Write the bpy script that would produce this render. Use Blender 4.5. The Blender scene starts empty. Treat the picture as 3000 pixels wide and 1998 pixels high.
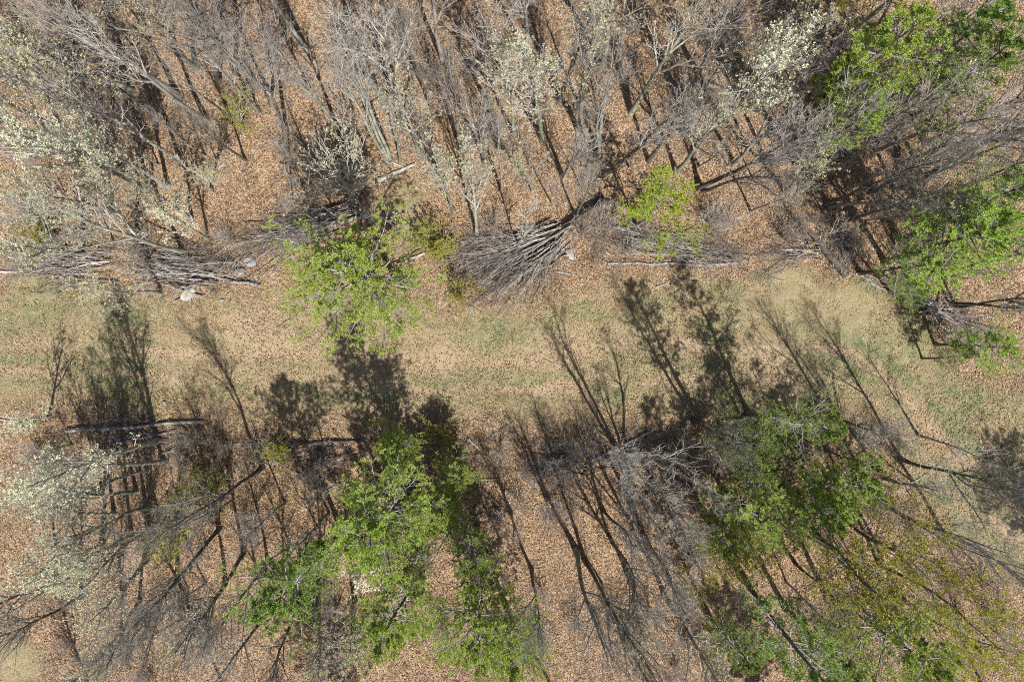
import bpy, math, random
import numpy as np
from mathutils import Vector, Matrix, Quaternion

# ------------------------------------------------------------------ camera, sky, sun, exposure
SC = bpy.context.scene
COL = SC.collection
CAM_H = 45.0                     # drone height in metres
U = 0.0225                       # survey unit (metres); the survey grid has its origin at the upper left
cam_data = bpy.data.cameras.new('camera'); cam = bpy.data.objects.new('camera', cam_data); COL.objects.link(cam)
cam.location = (0, 0, CAM_H); cam.rotation_euler = (0, 0, 0)
cam_data.sensor_width = 36.0; cam_data.lens = 24.0; cam_data.clip_end = 2000; cam_data.clip_start = 0.1
SC.camera = cam

SUN_EL = math.radians(54.0)
SUN_DIR = Vector((0.40, -0.92, 0)).normalized()          # horizontal direction towards the sun
world = bpy.data.worlds.new('World'); SC.world = world; world.use_nodes = True
wn = world.node_tree.nodes; bg = wn['Background']
sky = wn.new('ShaderNodeTexSky'); sky.sky_type = 'NISHITA'; sky.sun_disc = False
sky.sun_elevation = SUN_EL; sky.sun_rotation = math.atan2(SUN_DIR.x, SUN_DIR.y)
bg.inputs['Strength'].default_value = 0.07
world.node_tree.links.new(sky.outputs[0], bg.inputs['Color'])
sun_data = bpy.data.lights.new('sun', 'SUN'); sun_data.energy = 5.0; sun_data.angle = math.radians(0.53); sun_data.color = (1.0, 0.97, 0.915)
sun = bpy.data.objects.new('sun', sun_data); COL.objects.link(sun)
sv = Vector((SUN_DIR.x * math.cos(SUN_EL), SUN_DIR.y * math.cos(SUN_EL), math.sin(SUN_EL)))
sun.rotation_euler = sv.to_track_quat('Z', 'Y').to_euler(); sun.location = sv * 120
SC.view_settings.view_transform = 'Standard'; SC.view_settings.look = 'None'
SC.view_settings.exposure = 0.42; SC.view_settings.gamma = 1.0; SC.view_settings.use_curve_mapping = False
SC.render.engine = 'CYCLES'
SC.cycles.use_denoising = False; SC.cycles.max_bounces = 5; SC.cycles.diffuse_bounces = 3; SC.cycles.transmission_bounces = 3
SC.cycles.pixel_filter_type = 'BLACKMAN_HARRIS'; SC.cycles.filter_width = 1.0

RNG = np.random.default_rng(11); random.seed(11)

def gp(x, y, z=0.0):             # survey grid -> metres on the ground
    return np.array([(x - 1500) * U, (999 - y) * U, z])

# ------------------------------------------------------------------ materials
def nodes(name):
    m = bpy.data.materials.new(name); m.use_nodes = True
    nt = m.node_tree; nt.nodes.clear()
    out = nt.nodes.new('ShaderNodeOutputMaterial')
    return m, nt, out

def ramp(nt, stops, interp='LINEAR'):
    r = nt.nodes.new('ShaderNodeValToRGB'); r.color_ramp.interpolation = interp
    e = r.color_ramp.elements
    while len(e) < len(stops): e.new(0.5)
    for el, (p, c) in zip(e, stops): el.position = p; el.color = (*c, 1)
    return r

def bark_mat(name, c0, c1, c2, scale=6.0, stretch=0.25, bump=0.5):
    m, nt, out = nodes(name); L = nt.links.new
    tc = nt.nodes.new('ShaderNodeTexCoord'); mp = nt.nodes.new('ShaderNodeMapping'); mp.inputs['Scale'].default_value = (1, 1, stretch)
    L(tc.outputs['Object'], mp.inputs['Vector'])
    n = nt.nodes.new('ShaderNodeTexNoise'); n.inputs['Scale'].default_value = scale; n.inputs['Detail'].default_value = 5; n.inputs['Roughness'].default_value = 0.65
    L(mp.outputs[0], n.inputs['Vector'])
    r = ramp(nt, [(0.30, c0), (0.52, c1), (0.72, c2)]); L(n.outputs[0], r.inputs[0])
    oi = nt.nodes.new('ShaderNodeObjectInfo'); hs = nt.nodes.new('ShaderNodeHueSaturation')
    mr = nt.nodes.new('ShaderNodeMapRange'); mr.inputs['To Min'].default_value = 0.72; mr.inputs['To Max'].default_value = 1.25
    L(oi.outputs['Random'], mr.inputs['Value']); L(mr.outputs[0], hs.inputs['Value']); L(r.outputs[0], hs.inputs['Color'])
    b = nt.nodes.new('ShaderNodeBsdfPrincipled'); b.inputs['Roughness'].default_value = 0.9; b.inputs['Specular IOR Level'].default_value = 0.2
    L(hs.outputs[0], b.inputs['Base Color'])
    bp = nt.nodes.new('ShaderNodeBump'); bp.inputs['Strength'].default_value = bump; bp.inputs['Distance'].default_value = 0.03
    L(n.outputs[0], bp.inputs['Height']); L(bp.outputs[0], b.inputs['Normal']); L(b.outputs[0], out.inputs[0])
    return m

def leaf_mat(name, stops, trans=0.35, hue_var=0.02, rough=0.6, val=(0.8, 1.2), tmul=1.3):
    m, nt, out = nodes(name); L = nt.links.new
    g = nt.nodes.new('ShaderNodeNewGeometry'); r = ramp(nt, stops); L(g.outputs['Random Per Island'], r.inputs[0])
    oi = nt.nodes.new('ShaderNodeObjectInfo'); hs = nt.nodes.new('ShaderNodeHueSaturation')
    a = nt.nodes.new('ShaderNodeMapRange'); a.inputs['To Min'].default_value = 0.5 - hue_var; a.inputs['To Max'].default_value = 0.5 + hue_var
    v = nt.nodes.new('ShaderNodeMapRange'); v.inputs['To Min'].default_value = val[0]; v.inputs['To Max'].default_value = val[1]
    L(oi.outputs['Random'], a.inputs['Value']); L(oi.outputs['Random'], v.inputs['Value'])
    L(a.outputs[0], hs.inputs['Hue']); L(v.outputs[0], hs.inputs['Value']); L(r.outputs[0], hs.inputs['Color'])
    b = nt.nodes.new('ShaderNodeBsdfPrincipled'); b.inputs['Roughness'].default_value = rough; b.inputs['Specular IOR Level'].default_value = 0.3
    L(hs.outputs[0], b.inputs['Base Color'])
    if trans > 0:
        t = nt.nodes.new('ShaderNodeBsdfTranslucent'); mul = nt.nodes.new('ShaderNodeMixRGB'); mul.blend_type = 'MULTIPLY'; mul.inputs[0].default_value = 1
        mul.inputs[2].default_value = (tmul, tmul, tmul * 0.6, 1); L(hs.outputs[0], mul.inputs[1]); L(mul.outputs[0], t.inputs['Color'])
        mx = nt.nodes.new('ShaderNodeMixShader'); mx.inputs[0].default_value = trans
        L(b.outputs[0], mx.inputs[1]); L(t.outputs[0], mx.inputs[2]); L(mx.outputs[0], out.inputs[0])
    else:
        L(b.outputs[0], out.inputs[0])
    return m

M = {}
M['bark_grey'] = bark_mat('bark_grey', (0.13, 0.12, 0.10), (0.30, 0.28, 0.25), (0.48, 0.47, 0.44), 5, 0.2)
M['bark_dark'] = bark_mat('bark_dark', (0.05, 0.042, 0.035), (0.14, 0.12, 0.10), (0.26, 0.24, 0.21), 6, 0.2, 0.8)
M['bark_lichen'] = bark_mat('bark_lichen', (0.12, 0.12, 0.09), (0.28, 0.28, 0.22), (0.45, 0.47, 0.40), 4, 0.3)
M['twig_grey'] = bark_mat('twig_grey', (0.26, 0.235, 0.205), (0.46, 0.425, 0.38), (0.64, 0.61, 0.56), 2.0, 1, 0)
M['twig_mauve'] = bark_mat('twig_mauve', (0.22, 0.185, 0.165), (0.40, 0.35, 0.315), (0.57, 0.52, 0.48), 2.0, 1, 0)
M['twig_dark'] = bark_mat('twig_dark', (0.12, 0.11, 0.095), (0.25, 0.23, 0.20), (0.42, 0.40, 0.36), 2.0, 1, 0)
M['dead_wood'] = bark_mat('dead_wood', (0.13, 0.11, 0.095), (0.31, 0.275, 0.245), (0.55, 0.515, 0.475), 3, 0.3, 0.5)
M['dead_dark'] = bark_mat('dead_dark', (0.07, 0.058, 0.052), (0.18, 0.15, 0.135), (0.34, 0.30, 0.27), 3, 0.3, 0.4)
M['dead_pale'] = bark_mat('dead_pale', (0.20, 0.175, 0.155), (0.42, 0.39, 0.36), (0.66, 0.635, 0.60), 4, 0.3, 0.6)
M['cut_wood'] = bark_mat('cut_wood', (0.42, 0.24, 0.12), (0.58, 0.38, 0.22), (0.66, 0.50, 0.34), 8, 1, 0.2)
M['rock'] = bark_mat('rock', (0.16, 0.15, 0.145), (0.32, 0.31, 0.30), (0.52, 0.51, 0.49), 5, 1, 0.8)
M['needles'] = leaf_mat('needles', [(0, (0.22, 0.31, 0.05)), (0.4, (0.32, 0.42, 0.07)), (0.75, (0.40, 0.50, 0.10)), (1, (0.50, 0.57, 0.15))], 0.25, 0.012)
M['needles_dark'] = leaf_mat('needles_dark', [(0, (0.15, 0.22, 0.05)), (0.5, (0.24, 0.33, 0.07)), (1, (0.34, 0.42, 0.11))], 0.25, 0.012)
M['leaf_lime'] = leaf_mat('leaf_lime', [(0, (0.21, 0.27, 0.025)), (0.5, (0.32, 0.385, 0.035)), (1, (0.43, 0.47, 0.06))], 0.4, 0.01)
M['leaf_olive'] = leaf_mat('leaf_olive', [(0, (0.24, 0.225, 0.035)), (0.5, (0.35, 0.325, 0.05)), (1, (0.46, 0.42, 0.09))], 0.4, 0.015)
M['leaf_pale'] = leaf_mat('leaf_pale', [(0, (0.42, 0.43, 0.29)), (0.5, (0.60, 0.60, 0.43)), (1, (0.76, 0.76, 0.58))], 0.3, 0.012)
M['bud_pale'] = leaf_mat('bud_pale', [(0, (0.36, 0.33, 0.20)), (0.5, (0.50, 0.46, 0.28)), (1, (0.58, 0.56, 0.34))], 0.25, 0.015)
M['blossom'] = leaf_mat('blossom', [(0, (0.62, 0.58, 0.48)), (0.5, (0.78, 0.76, 0.66)), (1, (0.85, 0.84, 0.74))], 0.3, 0.01)
M['litter'] = leaf_mat('litter', [(0, (0.13, 0.078, 0.045)), (0.2, (0.29, 0.18, 0.105)), (0.45, (0.43, 0.285, 0.172)), (0.75, (0.55, 0.39, 0.25)), (1, (0.70, 0.55, 0.385))], 0.12, 0.0, 0.55, (1, 1))
_m = M['litter'].node_tree; _tc = _m.nodes.new('ShaderNodeTexCoord'); _n = _m.nodes.new('ShaderNodeTexNoise'); _n.inputs['Scale'].default_value = 0.8; _n.inputs['Detail'].default_value = 5; _n.inputs['Roughness'].default_value = 0.65
_r = ramp(_m, [(0.32, (0.58, 0.52, 0.46)), (0.5, (0.92, 0.9, 0.87)), (0.66, (1.08, 1.08, 1.08))]); _x = _m.nodes.new('ShaderNodeMixRGB'); _x.blend_type = 'MULTIPLY'; _x.inputs[0].default_value = 1
_h = [q for q in _m.nodes if q.type == 'HUE_SAT'][0]; _src = _h.inputs['Color'].links[0].from_socket
_m.links.new(_tc.outputs['Object'], _n.inputs['Vector']); _m.links.new(_n.outputs[0], _r.inputs[0]); _m.links.new(_src, _x.inputs[1]); _m.links.new(_r.outputs[0], _x.inputs[2]); _m.links.new(_x.outputs[0], _h.inputs['Color'])
M['grass'] = leaf_mat('grass', [(0, (0.34, 0.26, 0.14)), (0.3, (0.43, 0.35, 0.19)), (0.48, (0.36, 0.33, 0.15)), (0.58, (0.14, 0.19, 0.06)), (1, (0.15, 0.24, 0.07))], 0.3, 0.0, 0.6, (1, 1))
M['straw'] = leaf_mat('straw', [(0, (0.30, 0.24, 0.14)), (0.5, (0.46, 0.38, 0.235)), (1, (0.64, 0.55, 0.38))], 0.25, 0.0, 0.6, (1, 1))
M['green_blade'] = leaf_mat('green_blade', [(0, (0.10, 0.14, 0.05)), (0.5, (0.16, 0.21, 0.075)), (1, (0.27, 0.31, 0.12))], 0.3, 0.0, 0.6, (1, 1))
M['herb'] = leaf_mat('herb', [(0, (0.14, 0.19, 0.025)), (0.5, (0.22, 0.27, 0.04)), (1, (0.32, 0.33, 0.07))], 0.35, 0.0, 0.6, (1, 1))

# ------------------------------------------------------------------ mesh helpers
def mesh_from(name, verts, faces, mat, smooth=True):
    verts = np.ascontiguousarray(verts, dtype=np.float32); faces = np.ascontiguousarray(faces, dtype=np.int32)
    k = faces.shape[1]; me = bpy.data.meshes.new(name)
    me.vertices.add(len(verts)); me.vertices.foreach_set('co', verts.ravel())
    me.loops.add(faces.size); me.loops.foreach_set('vertex_index', faces.ravel())
    me.polygons.add(len(faces)); me.polygons.foreach_set('loop_start', np.arange(0, faces.size, k, dtype=np.int32))
    me.polygons.foreach_set('use_smooth', np.full(len(faces), smooth, dtype=bool))
    me.materials.append(mat); me.update(calc_edges=True)
    return me

def norm(v): return v / np.maximum(np.linalg.norm(v, axis=-1, keepdims=True), 1e-9)

def tube_arrays(pts, rad, sides):
    N, K, _ = pts.shape
    t = np.empty_like(pts); t[:, 1:-1] = pts[:, 2:] - pts[:, :-2]; t[:, 0] = pts[:, 1] - pts[:, 0]; t[:, -1] = pts[:, -1] - pts[:, -2]
    t = norm(t); mean = norm(t.mean(1)); ref = np.where(np.abs(mean[:, :1]) < 0.75, np.array([[1.0, 0, 0]]), np.array([[0, 1.0, 0]]))[:, None, :]
    u = norm(np.cross(t, np.broadcast_to(ref, t.shape))); v = np.cross(t, u)
    a = np.arange(sides) * 2 * math.pi / sides
    ring = pts[:, :, None, :] + rad[:, :, None, None] * (np.cos(a)[None, None, :, None] * u[:, :, None, :] + np.sin(a)[None, None, :, None] * v[:, :, None, :])
    V = ring.reshape(-1, 3)
    n = np.arange(N)[:, None, None] * (K * sides); k = np.arange(K - 1)[None, :, None] * sides; s = np.arange(sides)[None, None, :]; s2 = (s + 1) % sides
    F = np.stack([n + k + s, n + k + s2, n + k + sides + s2, n + k + sides + s], -1).reshape(-1, 4)
    return V, F

def tubes(name, groups, mat):
    Vs, Fs, o = [], [], 0
    for pts, rad, sides in groups:
        if len(pts) == 0: continue
        V, F = tube_arrays(pts, rad, sides); Vs.append(V); Fs.append(F + o); o += len(V)
    return mesh_from(name, np.concatenate(Vs), np.concatenate(Fs), mat)

def spawn(rng, pts, rad, m, t0, t1, ang, lenf, K, up=0.1, wob=0.12, rf=0.6, tip=0.3, rmin=0.004, taper=0.5, flat=0.0, absl=None, upb=0.06):
    N, Kp, _ = pts.shape
    t = (np.arange(m)[None, :] + rng.random((N, m))) / m; t = t0 + (t1 - t0) * t
    f = np.clip(t * (Kp - 1), 0, Kp - 1.001); i = f.astype(int); fr = (f - i)[..., None]; n = np.arange(N)[:, None]
    a, b = pts[n, i], pts[n, i + 1]; pos = a + (b - a) * fr; tan = norm(b - a); r0 = rad[n, i] + (rad[n, i + 1] - rad[n, i]) * fr[..., 0]
    az = rng.random((N, 1)) * 6.283 + np.arange(m)[None, :] * 2.4 + rng.normal(0, 0.5, (N, m))
    ref = np.where(np.abs(tan[..., 2:]) < 0.9, np.array([0, 0, 1.0]), np.array([1.0, 0, 0]))
    e1 = norm(np.cross(tan, ref)); e2 = np.cross(tan, e1)
    c = np.cos(az)[..., None]; s = np.sin(az)[..., None]
    if flat > 0:
        sgn = np.where(np.arange(m)[None, :, None] % 2 == 0, 1.0, -1.0); c = c * (1 - flat) + sgn * flat; s = s * (1 - flat)
    perp = norm(e1 * c + e2 * s)
    A = rng.uniform(ang[0], ang[1], (N, m, 1)); d = norm(np.cos(A) * tan + np.sin(A) * perp + np.array([0, 0, up]))
    plen = np.linalg.norm(np.diff(pts, axis=1), axis=2).sum(1)[:, None]
    L = (plen * lenf if absl is None else absl) * (1 - taper * (t - t0) / max(t1 - t0, 1e-6)) * rng.uniform(0.65, 1.25, (N, m))
    P = [pos]
    for k in range(K - 1):
        P.append(P[-1] + d * (L / (K - 1))[..., None]); d = norm(d + rng.normal(0, wob, d.shape) + np.array([0, 0, upb]))
    P = np.stack(P, 2).reshape(N * m, K, 3)
    r0 = np.maximum(r0 * rf, rmin).reshape(-1, 1); q = np.linspace(0, 1, K)[None, :]
    R = np.maximum(r0 * (1 - q * (1 - tip)), rmin * 0.7)
    return P, R

def trunk_line(rng, H, r0, K=12, wob=0.05, rtip=0.12, base=(0, 0, 0), lean=(0, 0)):
    d = norm(np.array([lean[0], lean[1], 1.0])); p = np.array(base, float); P = [p]; step = H / (K - 1)
    for k in range(K - 1):
        p = p + d * step / max(d[2], 0.5); P.append(p); d = norm(d + np.array([rng.normal(0, wob), rng.normal(0, wob), 0.10]) - np.array([p[0], p[1], 0]) * 0.012)
    q = np.linspace(0, 1, K); R = r0 * (1 - q * (1 - rtip)); R[0] *= 1.45; R[1] *= 1.05
    return np.array(P)[None], R[None]

def flakes(rng, pos, dirs, n, size, spread, shape=0.5, up=0.5, jit=0.0):
    """n little folded leaves round every position."""
    N = len(pos); c = np.repeat(pos, n, 0) + rng.normal(0, jit, (N * n, 3)); d0 = np.repeat(dirs, n, 0)
    d = norm(d0 * (1 - spread) + rng.normal(0, 1, (N * n, 3)) * spread + np.array([0, 0, up * 0.3]))
    nn = norm(rng.normal(0, 0.55, (N * n, 3)) + np.array([0, 0, up])); s = norm(np.cross(d, nn)); up_v = np.cross(s, d)
    L = size * rng.uniform(0.6, 1.3, (N * n, 1)); w = L * shape * 0.5
    v0 = c; v1 = c + d * L * 0.5 + s * w + up_v * w * 0.35; v2 = c + d * L; v3 = c + d * L * 0.5 - s * w + up_v * w * 0.35
    V = np.stack([v0, v1, v2, v3], 1).reshape(-1, 3); b = np.arange(N * n)[:, None] * 4
    F = np.concatenate([np.stack([b, b + 1, b + 2], -1), np.stack([b, b + 2, b + 3], -1)], 1).reshape(-1, 3)
    return V, F

def tufts(rng, pos, dirs, n, L, w):
    """needle tufts: n slim blades radiating from every position."""
    N = len(pos); c = np.repeat(pos, n, 0); d = norm(np.repeat(dirs, n, 0) * 0.75 + rng.normal(0, 0.62, (N * n, 3)) + np.array([0, 0, 0.35]))
    s = norm(np.cross(d, rng.normal(0, 0.45, (N * n, 3)) + np.array([0, 0, 1.0]))) * w; l = L * rng.uniform(0.7, 1.2, (N * n, 1))
    V = np.stack([c, c + d * l + s * 0.5, c + d * l - s * 0.5], 1).reshape(-1, 3)
    b = np.arange(N * n)[:, None] * 3
    return V, np.concatenate([b, b + 1, b + 2], 1)

def ends(P, ts):
    K = P.shape[1]; pos, dr = [], []
    for t in ts:
        f = min(t * (K - 1), K - 1.001); i = int(f); a, b = P[:, i], P[:, i + 1]
        pos.append(a + (b - a) * (f - i)); dr.append(norm(b - a))
    return np.concatenate(pos), np.concatenate(dr)

# ------------------------------------------------------------------ tree prototypes: dicts of meshes
def proto_bare(seed, H=15.0, stems=1, bole=0.42, spread=1.0, bark='bark_grey', twig='twig_grey', leaf=None, nleaf=0, lsize=0.09, dens=1.0, r0=0.17):
    rng = np.random.default_rng(seed); TP, TR = [], []
    for s in range(stems):
        a = rng.random() * 6.283 + s * 6.283 / stems; le = 0.0 if stems == 1 else rng.uniform(0.12, 0.26) + (0.12 if stems > 4 else 0); b = 0.0 if stems == 1 else 0.14
        p, r = trunk_line(rng, H * rng.uniform(0.85, 1.0) if stems > 1 else H * 0.97, r0 * (1 if stems == 1 else 0.72), wob=0.035, base=(math.cos(a) * b, math.sin(a) * b, 0), lean=(math.cos(a) * le, math.sin(a) * le))
        TP.append(p); TR.append(r)
    TP = np.concatenate(TP); TR = np.concatenate(TR)
    nl = max(5, int(11 * dens / stems ** 0.6))
    P1, R1 = spawn(rng, TP, TR, nl, bole, 0.96, (0.24, 0.62), 0.40 * spread, 7, up=0.35, wob=0.075, rf=0.72, tip=0.2, rmin=0.014, taper=0.62, upb=0.09)
    P2, R2 = spawn(rng, P1, R1, 7, 0.18, 0.98, (0.3, 0.75), 0.48, 5, up=0.2, wob=0.10, rf=0.62, tip=0.25, rmin=0.010, taper=0.5)
    P2b, R2b = spawn(rng, TP, TR, int(9 * dens), bole * 0.75, 0.98, (0.6, 1.2), 0, 4, up=0.2, absl=1.1, rf=0.3, rmin=0.009, wob=0.15)
    P2 = np.concatenate([P2, np.concatenate([P2b, P2b[:, -1:] + (P2b[:, -1:] - P2b[:, -2:-1]) * 0.6], 1)]); R2 = np.concatenate([R2, np.concatenate([R2b, R2b[:, -1:] * 0.8], 1)])
    P3, R3 = spawn(rng, P2, R2, max(4, int(5 * dens)), 0.2, 1.0, (0.3, 0.8), 0.52, 4, up=0.15, wob=0.13, rf=0.65, tip=0.5, rmin=0.0065, taper=0.4)
    P4, R4 = spawn(rng, P3, R3, 2, 0.2, 0.95, (0.3, 0.8), 0.5, 2, up=0.1, wob=0.14, rf=0.7, tip=0.6, rmin=0.0052, taper=0.3)
    d = {'trunk': tubes('trunk', [(TP, TR, 9)], M[bark]), 'crown': tubes('crown', [(P1, R1, 6), (P2, R2, 4), (P3, R3, 3), (P4, R4, 3)], M[twig])}
    if leaf:
        pos, dr = ends(P3, (0.6, 1.0)); p4, d4 = ends(P4, (1.0,)); pos = np.concatenate([pos, p4]); dr = np.concatenate([dr, d4])
        k = rng.permutation(len(pos))[:nleaf]; V, F = flakes(rng, pos[k], dr[k], 5, lsize, 0.85, 0.9, 1.3, 0.02)
        d['leaves'] = mesh_from('leaves', V, F, M[leaf], False)
    return d

def proto_leafy(seed, H=10.0, bole=0.25, spread=1.3, leaf='leaf_lime', bark='bark_grey', twig='twig_dark', nleaf=17000, lsize=0.07, stems=1, r0=0.12, per=3, dens=1.0):
    rng = np.random.default_rng(seed); TP, TR = [], []
    for s in range(stems):
        a = rng.random() * 6.283 + s * 6.283 / stems; le = 0.0 if stems == 1 else rng.uniform(0.15, 0.4); b = 0 if stems == 1 else 0.12
        p, r = trunk_line(rng, H * rng.uniform(0.8, 0.95), r0 * (1 if stems == 1 else 0.6), wob=0.05, base=(math.cos(a) * b, math.sin(a) * b, 0), lean=(math.cos(a) * le, math.sin(a) * le)); TP.append(p); TR.append(r)
    TP = np.concatenate(TP); TR = np.concatenate(TR)
    P1, R1 = spawn(rng, TP, TR, max(4, int(14 * dens / stems ** 0.7)), bole, 0.97, (0.6, 1.2), 0.34 * spread, 6, up=0.2, wob=0.12, rf=0.5, tip=0.2, rmin=0.01, taper=0.5)
    P2, R2 = spawn(rng, P1, R1, 7, 0.2, 1.0, (0.5, 1.0), 0.42, 5, up=0.1, wob=0.15, rf=0.6, tip=0.3, rmin=0.007, taper=0.4)
    P3, R3 = spawn(rng, P2, R2, 6, 0.15, 1.0, (0.4, 1.0), 0.5, 4, up=0.1, wob=0.2, rf=0.65, tip=0.5, rmin=0.005, taper=0.3)
    pos, dr = ends(P3, (0.35, 0.6, 0.85, 1.0)); k = rng.permutation(len(pos))[:nleaf // per]
    V, F = flakes(rng, pos[k], dr[k], per, lsize, 0.7, 0.7, 0.9)
    return {'trunk': tubes('trunk', [(TP, TR, 8)], M[bark]), 'crown': tubes('crown', [(P1, R1, 5), (P2, R2, 4), (P3, R3, 3)], M[twig]), 'leaves': mesh_from('leaves', V, F, M[leaf], False)}

def proto_pine(seed, H=14.0, low=0.25, rmax=3.2, mat='needles', thin=1.0, peak=0.4):
    rng = np.random.default_rng(seed); TP, TR = trunk_line(rng, H, 0.19, K=14, wob=0.02, rtip=0.08)
    Pl, Rl = [], []; z = H * low; az0 = 0
    side = rng.uniform(0.7, 1.25, 9)
    while z < H * 0.975:
        q = (z / H - low) / (1 - low); prof = (q / peak) ** 0.5 if q < peak else (1 - ((q - peak) / (1 - peak)) ** 1.5)
        prof = 0.12 + 0.88 * max(prof, 0); n = rng.integers(3, 6); az0 += rng.random() * 2
        if rng.random() < 0.12: n = 2
        for j in range(n):
            az = az0 + j * 6.283 / n + rng.normal(0, 0.25); f = z / H * 13; i = int(f); p0 = TP[0, i] + (TP[0, min(i + 1, 13)] - TP[0, i]) * (f - i)
            L = rmax * prof * rng.uniform(0.45, 1.35) * side[int(az / 6.283 * 9) % 9]; el = 0.05 + 0.75 * q + rng.normal(0, 0.1)
            d = np.array([math.cos(az) * math.cos(el), math.sin(az) * math.cos(el), math.sin(el)]); P = [p0]
            for k in range(6): P.append(P[-1] + d * L / 6); d = norm(d + rng.normal(0, 0.10, 3) + np.array([0, 0, 0.06]))
            Pl.append(P); r = 0.018 + 0.011 * L; Rl.append(np.linspace(r, 0.012, 7))
        z += rng.uniform(0.42, 0.85)
    P1, R1 = np.array(Pl), np.array(Rl)
    P2, R2 = spawn(rng, P1, R1, 9, 0.3, 1.0, (0.5, 0.95), 0.40, 4, up=0.12, wob=0.12, rf=0.5, tip=0.5, rmin=0.007, taper=0.45, flat=0.75)
    P3, R3 = spawn(rng, P2, R2, 3, 0.3, 0.95, (0.5, 0.9), 0.45, 3, up=0.15, wob=0.12, rf=0.6, tip=0.6, rmin=0.006, taper=0.3, flat=0.5)
    pos, dr = ends(P2, (0.5, 0.8, 1.0)); p3, d3 = ends(P3, (0.4, 0.7, 1.0)); p1, d1 = ends(P1, (0.85, 1.0))
    pos = np.concatenate([pos, p3, p1]); dr = np.concatenate([dr, d3, d1]); k = rng.random(len(pos)) < thin
    V, F = tufts(rng, pos[k], dr[k], 10, 0.10, 0.030)
    return {'trunk': tubes('trunk', [(TP, TR, 10)], M['bark_dark']), 'crown': tubes('crown', [(P1, R1, 5), (P2, R2, 3), (P3, R3, 3)], M['twig_dark']), 'needles': mesh_from('needles', V, F, M[mat], False)}

def proto_bush(seed, H=3.0, stems=16, twig='twig_mauve', leaf=None, nleaf=0, lsize=0.07, spread=0.55, per=4):
    rng = np.random.default_rng(seed); P0 = []
    for s in range(stems):
        a = rng.random() * 6.283; le = rng.uniform(0.05, spread); d = norm(np.array([math.cos(a) * le, math.sin(a) * le, 1])); p = np.array([math.cos(a) * 0.2, math.sin(a) * 0.2, 0]) * rng.random() * 1.5; P = [p]; L = H * rng.uniform(0.6, 1.1)
        for k in range(6): P.append(P[-1] + d * L / 6); d = norm(d + rng.normal(0, 0.12, 3))
        P0.append(P)
    P0 = np.array(P0); R0 = np.linspace(0.022, 0.008, 7)[None].repeat(stems, 0) * H / 3
    P1, R1 = spawn(rng, P0, R0, 7, 0.15, 1.0, (0.4, 0.9), 0.38, 5, up=0.15, wob=0.18, rf=0.6, tip=0.5, rmin=0.006)
    P2, R2 = spawn(rng, P1, R1, 5, 0.2, 1.0, (0.4, 1.0), 0.45, 4, up=0.1, wob=0.2, rf=0.7, tip=0.5, rmin=0.005)
    d = {'trunk': tubes('stems', [(P0, R0, 5)], M[twig]), 'crown': tubes('twigs', [(P1, R1, 3), (P2, R2, 3)], M[twig])}
    if leaf:
        pos, dr = ends(P2, (0.4, 0.7, 1.0)); k = rng.permutation(len(pos))[:nleaf // per]; V, F = flakes(rng, pos[k], dr[k], per, lsize, 0.75, 0.7, 0.9)
        d['leaves'] = mesh_from('leaves', V, F, M[leaf], False)
    return d

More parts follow.
